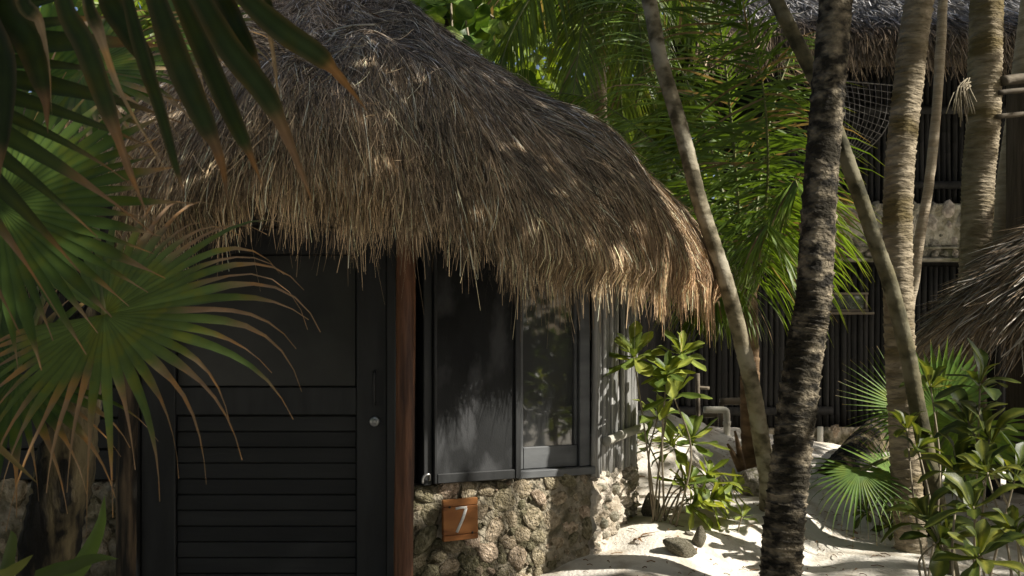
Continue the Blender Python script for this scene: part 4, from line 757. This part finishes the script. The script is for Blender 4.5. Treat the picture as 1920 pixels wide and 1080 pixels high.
# fan palm behind the ochre trunk
fb = P(1745, 960, 5.80); FP3 = tree('fan_palm', 'low bright fan palm behind the ochre palm trunk', fb); palm_trunk(FP3, [fb-[0, 0, .15], fb+[0, 0, .12], fb+[.02, 0, .3]], .07, .05, 'trunk_fibre', .05, .12, 41, 12); c3 = fb+np.array([.02, 0, .3])
fan_leaf(FP3, P(1757, 770, 5.60), (0, -.2, 1), (.2, -.95, .1), 0.41, c3, nseg=34, span=250, fuse=.68, droop=.2, dry=.0, seed=21, col=(.075, .155, .026), tipdroop=.6)
fan_leaf(FP3, P(1800, 800, 5.90), (-.5, -.1, -.9), (-.5, -.8, .3), 0.50, c3, nseg=34, span=250, fuse=.65, droop=.2, dry=.0, seed=22, col=(.13, .235, .035), tipdroop=.6)
fan_leaf(FP3, P(1698, 765, 5.70), (-1, -.1, .12), (.1, -.9, .4), 0.41, c3, nseg=24, span=150, fuse=.32, droop=.15, dry=.03, seed=23, col=(.10, .185, .03), tipdroop=.5)
fan_leaf(FP3, P(1612, 882, 5.40), (-.35, -.4, -1), (-.1, -.95, .35), 0.41, c3, nseg=26, span=190, fuse=.30, droop=1.7, dry=.05, seed=24, col=(.065, .13, .022), tipdroop=6.0, cone=.1)
fan_leaf(FP3, P(1680, 890, 5.50), (-.9, -.3, -.1), (0, -.7, .7), 0.34, c3, nseg=24, span=220, fuse=.4, droop=.8, dry=.03, seed=25, col=(.09, .17, .03), tipdroop=1.5)

# ---------------------------------------------------------------- small things on the sand
def rock(label, p, sc, seed, mat='rock', rot=0):
    me = stone_mesh(seed, 3, .35); o = link('rock', me, M[mat], None, Matrix.Translation(p) @ Matrix.Rotation(rot, 4, 'Y') @ Matrix.Diagonal((*sc, 1))); return tag(o, label, 'rock', 'rocks in the sand')
def onground(px, Y, dz=0): x = (px-960)/F*Y; return (x, Y, gz(x, Y)+dz)
rock('oblong mossy rock half buried before the shrub', onground(1274, 4.95, .02), (.095, .06, .05), 91, rot=.5)
rock('upright pale rock just behind the oblong rock', onground(1312, 5.1, .03), (.035, .03, .065), 92)
rock('rounded boulder at the foot of the slim leaning trunk', onground(1425, 6.1, .05), (.13, .12, .12), 93, 'grey_stone')
rock('tan stone against the hut corner', onground(1222, 5.55, .05), (.05, .05, .08), 94, 'coral')
rock('tiny stone beside the shrub stems', onground(1292, 5.2, .005), (.025, .022, .018), 95, 'coral')
# pvc pipe elbow and pipe
PV = thing('drain_pipe', 'white elbow pipe standing out of the sand behind the shrub', 'pipe', tuple(P(1362, 812, 8.7))); mb = MB(); mb.tube(resample([P(1320, 768, 8.7), P(1340, 768.5, 8.7), P(1357, 769, 8.7), P(1362, 773, 8.7), P(1363, 790, 8.7), P(1363, 850, 8.7)], 26), .030, 12); pb = link('pipe', mb.mesh('pipe'), M['pvc'], PV)
mb = MB(); mb.tube([P(1363, 790, 8.7), P(1363, 797, 8.7)], .035, 12); link('collar', mb.mesh('collar'), M['pvc'], pb)
PV2 = thing('drain_pipe', 'thin vertical pipe against the stone base right of the dark palm', 'pipe', tuple(P(1538, 865, 11.3))); mb = MB(); mb.tube([P(1538, 800, 11.3), P(1538, 880, 11.3)], .035, 10); pb = link('pipe', mb.mesh('pipe'), M['pvc'], PV2); mb = MB(); mb.tube([P(1538, 845, 11.3), P(1538, 856, 11.3)], .05, 10); link('collar', mb.mesh('collar'), M['pvc'], pb)
BN = thing('wooden_bench', 'low rough timber bench against the far dark cane wall', 'bench', tuple(P(1340, 800, 9.6)))
for nm, a, b, r0 in (('seat', (1350, 753, 9.5), (1400, 752, 9.5), .035), ('seat', (1318, 778, 9.6), (1346, 777, 9.6), .03), ('leg', (1308, 700, 9.7), (1309, 805, 9.7), .022), ('leg', (1343, 778, 9.6), (1344, 815, 9.6), .022), ('leg', (1352, 755, 9.5), (1354, 815, 9.5), .025), ('leg', (1392, 755, 9.5), (1393, 830, 9.5), .025), ('crosspiece', (1304, 726, 9.7), (1330, 728, 9.7), .016)):
    mb = MB(); mb.tube(resample([P(*a), (P(*a)+P(*b))/2, P(*b)], 6), r0, 8); link(nm, mb.mesh(nm), M['old_wood'], BN)
lg = thing('leaning_log', 'thick dark log sloping up behind the drooping fan leaf', 'log', tuple(onground(1575, 8.2))); palm_trunk(lg, [np.array(onground(1560, 8.1))+[0, 0, -.05], P(1605, 855, 8.4), P(1650, 812, 8.8), P(1700, 780, 9.2)], .16, .13, 'trunk_fibre', .07, .06, 44, 14, 'stem')
fr2 = thing('dead_frond_stub', 'dark dry frond stubs at the foot of the young coconut palm', 'stub', tuple(P(1390, 870, 7.0)))
for a in ([(1392, 880, 7.0), (1385, 840, 7.0), (1378, 808, 7.0)], [(1390, 882, 7.0), (1374, 850, 7.0), (1364, 832, 7.0)]):
    mb = MB(); mb.tube(resample(path(a), 8), np.linspace(.03, .008, 8), 7); link('stub', mb.mesh('stub'), M['trunk_rust'], fr2)
# leaf litter
r_ = np.random.default_rng(77); lm = [leaf_mesh(90+i, (.20, .11, .05), .3, .5) for i in range(3)]
for me in lm: me.materials.append(M['dry_leaf'])
spots = ['curled dry leaf among the shrub stems', 'brown leaf lying beside the oblong rock', 'dry leaf fallen near the hut corner', 'dry leaf between the seedling and the dark palm', 'brown leaf in the sunny sand patch right of the dark palm', 'dry leaf left of the low shrub by the ochre palm', 'curled leaf at the edge of the bright sand below the drooping fan leaf']
for lab, (px, Y) in zip(spots, [(1236, 5.15), (1306, 5.0), (1205, 5.05), (1372, 5.25), (1640, 5.7), (1660, 5.85), (1600, 5.9)]):
    p = onground(px, Y, .012); o = link('dry_leaf', lm[r_.integers(3)], None, None, Matrix.Translation(p) @ Matrix.Rotation(r_.uniform(0, 6), 4, 'Z') @ Matrix.Diagonal((.10, .10, .10, 1))); tag(o, lab, 'leaf', 'dry leaves on the sand')
mb = MB()
for _ in range(900):
    x, y = r_.uniform(.2, 3.4), r_.uniform(4.4, 9); z = gz(x, y)+.004; a = r_.uniform(0, 6.28); l = r_.uniform(.01, .07); mb.tube([(x, y, z), (x+l*.5*math.cos(a), y+l*.5*math.sin(a), z+.006), (x+l*math.cos(a), y+l*math.sin(a), z)], r_.uniform(.001, .0028), 4, cap=False)
tag(link('twig_litter', mb.mesh('litter'), M['dry_leaf']), 'fine brown twigs and crumbs scattered over the sand', 'litter', kind='stuff')
# twig and fallen leaf on the roof
mb = MB(); q = roof_pt(np.array([AL*.52]), np.array([math.radians(-80)]), .05)[0]
TW = thing('fallen_twig', 'pale bare twig lying on the upper thatch', 'twig', tuple(q)); mb.tube(resample([q, q+[.12, -.03, .02], q+[.24, -.02, .03]], 8), .005, 6); mb.tube(resample([q+[.05, 0, .01], q+[.02, -.05, -.06], q+[-.02, -.09, -.1]], 6), .006, 6); link('twig', mb.mesh('twig'), M['rail'], TW)
q = roof_pt(np.array([AL*.36]), np.array([math.radians(-68)]), .05)[0]; o = link('dry_leaf', lm[0], None, None, Matrix.Translation(q) @ Matrix.Rotation(.3, 4, 'Y') @ Matrix.Diagonal((.16, .16, .16, 1))); tag(o, 'red-brown dry leaf lying high on the thatched roof', 'leaf')

# ---------------------------------------------------------------- shade trees added outside the frame, crowns shaped to throw the wanted shade
LIT = [(1160, 1030, 4.95, .16), (1200, 1000, 5.2, .2), (1260, 1020, 5.2, .2), (1330, 960, 5.6, .28), (1330, 1020, 5.3, .3), (1400, 1000, 5.4, .3), (1250, 1050, 5.0, .2), (1550, 1010, 5.6, .14), (1400, 960, 5.8, .2), (1190, 920, 5.2, .16), (1160, 960, 5.0, .12), (1055, 960, 4.9, .06), (1110, 915, 4.95, .06), (1095, 930, 4.93, .05), (1040, 865, 4.85, .10), (1100, 800, 5.0, .14), (1100, 720, 5.0, .06), (850, 830, 4.7, .09), (850, 880, 4.7, .08), (1160, 730, 5.2, .22), (1170, 830, 5.2, .16),
       (1200, 670, 5.0, .2), (1260, 680, 5.0, .22), (1250, 760, 5.0, .2), (1280, 830, 5.1, .2), (1310, 900, 5.1, .24), (1370, 915, 5.3, .2), (1640, 1010, 6.1, .2), (1620, 1025, 5.9, .12), (1530, 1010, 6.0, .12), (1700, 400, 5.4, .10), (1700, 300, 5.4, .10), (1700, 220, 5.4, .08), (1870, 200, 6.9, .08), (1870, 320, 6.9, .10), (1430, 560, 6.6, .3), (1470, 480, 6.5, .3), (1480, 360, 6.8, .3), (1770, 850, 5.8, .26), (1630, 750, 5.7, .22), (1590, 890, 5.4, .18), (1250, 560, 5.2, .16), (1290, 500, 5.3, .16),
       (1280, 400, 5.4, .12), (1230, 350, 5.5, .07), (1180, 320, 5.5, .06), (1130, 285, 5.5, .05), (1050, 235, 5.4, .05), (980, 200, 5.3, .04), (880, 165, 5.2, .03), (110, 190, 2.3, .03), (1650, 470, 5.0, .02), (1500, 700, 4.6, .05), (1520, 560, 4.6, .05), (1510, 850, 4.6, .05)]
LT = [(P(a, b, c), d) for a, b, c, d in LIT]+[(tgt, .3)]
r_ = np.random.default_rng(99); N = 37000
Q = np.c_[np.where(r_.random(N) < .45, r_.uniform(-4.2, .6, N), r_.uniform(-4.2, 4.4, N)), r_.uniform(-1.0, 7.6, N), np.full(N, 1.0)]; k_ = N//5; Q[:k_] = np.c_[r_.uniform(2.0, 6.4, k_), r_.uniform(11.2, 12.0, k_), r_.uniform(-.4, 4.3, k_)]; k2 = N//12; Q[k_:k_+k2] = np.c_[r_.uniform(.3, 3.2, k2), r_.uniform(7.3, 9.6, k2), np.full(k2, .8)]; c = Q+SUN*r_.uniform(6.0, 9.5, N)[:, None]  # crown leaves set up-sun of the surfaces meant to be shaded
keep = np.ones(N, bool)
for T_, r0 in LT:
    d = c-T_; t0 = d@SUN; dist = np.linalg.norm(d-t0[:, None]*SUN, axis=1); keep &= ~((t0 > 0) & (dist < r0*r_.uniform(.9, 1.3, N)+(.15 if r0 > .08 else .08)))  # leaves left out along sun rays so the chosen spots stay lit
px = 960+F*c[:, 0]/np.maximum(c[:, 1], .1); py = HY-F*(c[:, 2]-CZ)/np.maximum(c[:, 1], .1)
keep &= ~((c[:, 1] > .3) & (px > -200) & (px < 2120) & (py > -150))
c = c[keep]
tops = [(9.5, 8.7), (2.6, 2.6), (5.8, 2.4), (3.0, -1.8), (6.6, -1.6)]
labs = ['broad leafy tree right of the picture, level with the far building', 'leaning leafy tree whose crown spreads just above the picture', 'broad leafy tree right of the picture, level with the shelter', 'broad leafy tree behind the camera whose crown reaches overhead', 'broad leafy tree far behind the camera to the right']
feet = [(9.8, 8.9), (3.4, .8), (7.4, 3.2), (2.4, -3.4), (7.4, -2.2)]
own = np.argmin(np.stack([np.hypot(c[:, 0]-a, c[:, 1]-b) for a, b in tops]), 0)
for k in range(5):
    x, y = feet[k]; t_ = tree('shade_tree', labs[k], (x, y, gz(x, y))); cen = c[own == k].mean(0); palm_trunk(t_, [(x, y, gz(x, y)-.1), ((x+cen[0])/2+.3, (y+cen[1])/2, 2.8), (cen[0]+.2, cen[1], 5.2)], .17, .09, 'trunk_smooth', 0, .05, 60+k, 12)
    for j in range(7):
        e = c[own == k][r_.integers((own == k).sum())]; s = np.array([cen[0]+.2, cen[1], 5.0]); mb = MB(); mb.tube(resample([s, (s+e)/2+[0, 0, .15], e], 7), np.linspace(.035, .008, 7), 6); link('limb', mb.mesh('limb'), M['stem'], t_)
    v, q, cc = leaf_quads(c[own == k], .20, r_, (.07, .14, .022)); link('crown', mesh('crown', v, q, cc, False), M['leaf'], t_)

for i, (x, y, lab) in enumerate([(5.6, 2.0, 'dense bush right of the picture, level with the near sand'), (4.9, .0, 'dense bush right of the camera'), (6.4, 3.6, 'dense bush right of the picture behind the shelter')]):  # unseen bushes added to darken what the window glass reflects
    t_ = thing('leafy_bush', lab, 'bush', (x, y, gz(x, y))); r_ = np.random.default_rng(270+i); cs = [np.array([x, y, .85])+r_.normal(0, 1, 3)*[.45, .55, .5] for _ in range(14)]
    for c in cs[:7]:
        mb = MB(); mb.tube(resample([(x, y, gz(x, y)-.05), (np.array([x, y, .3])+c)/2, c], 7), np.linspace(.03, .01, 7), 6); link('stem', mb.mesh('stem'), M['stem'], t_)
    v, q, c = leaf_cloud(3000, cs, [r_.uniform(.35, .6) for _ in cs], .24, 280+i, (.05, .10, .018)); link('foliage', mesh('foliage', v, q, c, False), M['leaf'], t_)
# ring of trees added behind the camera and left to cut ambient sky light
for i, (x, y, h, w, lab) in enumerate([(-6.2, 3.5, 5.5, 2.2, 'leafy tree left of the picture, level with the fan palms'), (-5.4, -1.5, 6.0, 2.4, 'leafy tree behind the camera to the left'), (-1.5, -5.0, 6.5, 2.6, 'leafy tree straight behind the camera'), (3.2, -4.6, 6.0, 2.4, 'leafy tree behind the camera to the right'), (-6.5, 8.5, 6.0, 2.4, 'leafy tree left of the hut, out of the picture')]):
    t_ = tree('leafy_tree', lab, (x, y, 0)); r_ = np.random.default_rng(170+i); palm_trunk(t_, [(x, y, -.1), (x+.1, y, h*.4), (x, y+.1, h*.85)], .16, .06, 'trunk_smooth', 0, .06, 50+i, 12)
    cs = [np.array([x, y, h*.55])+r_.normal(0, 1, 3)*[w*.45, w*.3, h*.22] for _ in range(16)]
    for c in cs[:6]:
        mb = MB(); mb.tube(resample([(x+.05, y, h*.4), (np.array([x, y, h*.5])+c)/2, c], 7), np.linspace(.06, .02, 7), 6); link('limb', mb.mesh('limb'), M['stem'], t_)
    v, q, c = leaf_cloud(4200, cs, [w*r_.uniform(.3, .5) for _ in cs], .34, 180+i, (.05, .10, .018)); link('crown', mesh('crown', v, q, c, False), M['leaf'], t_)
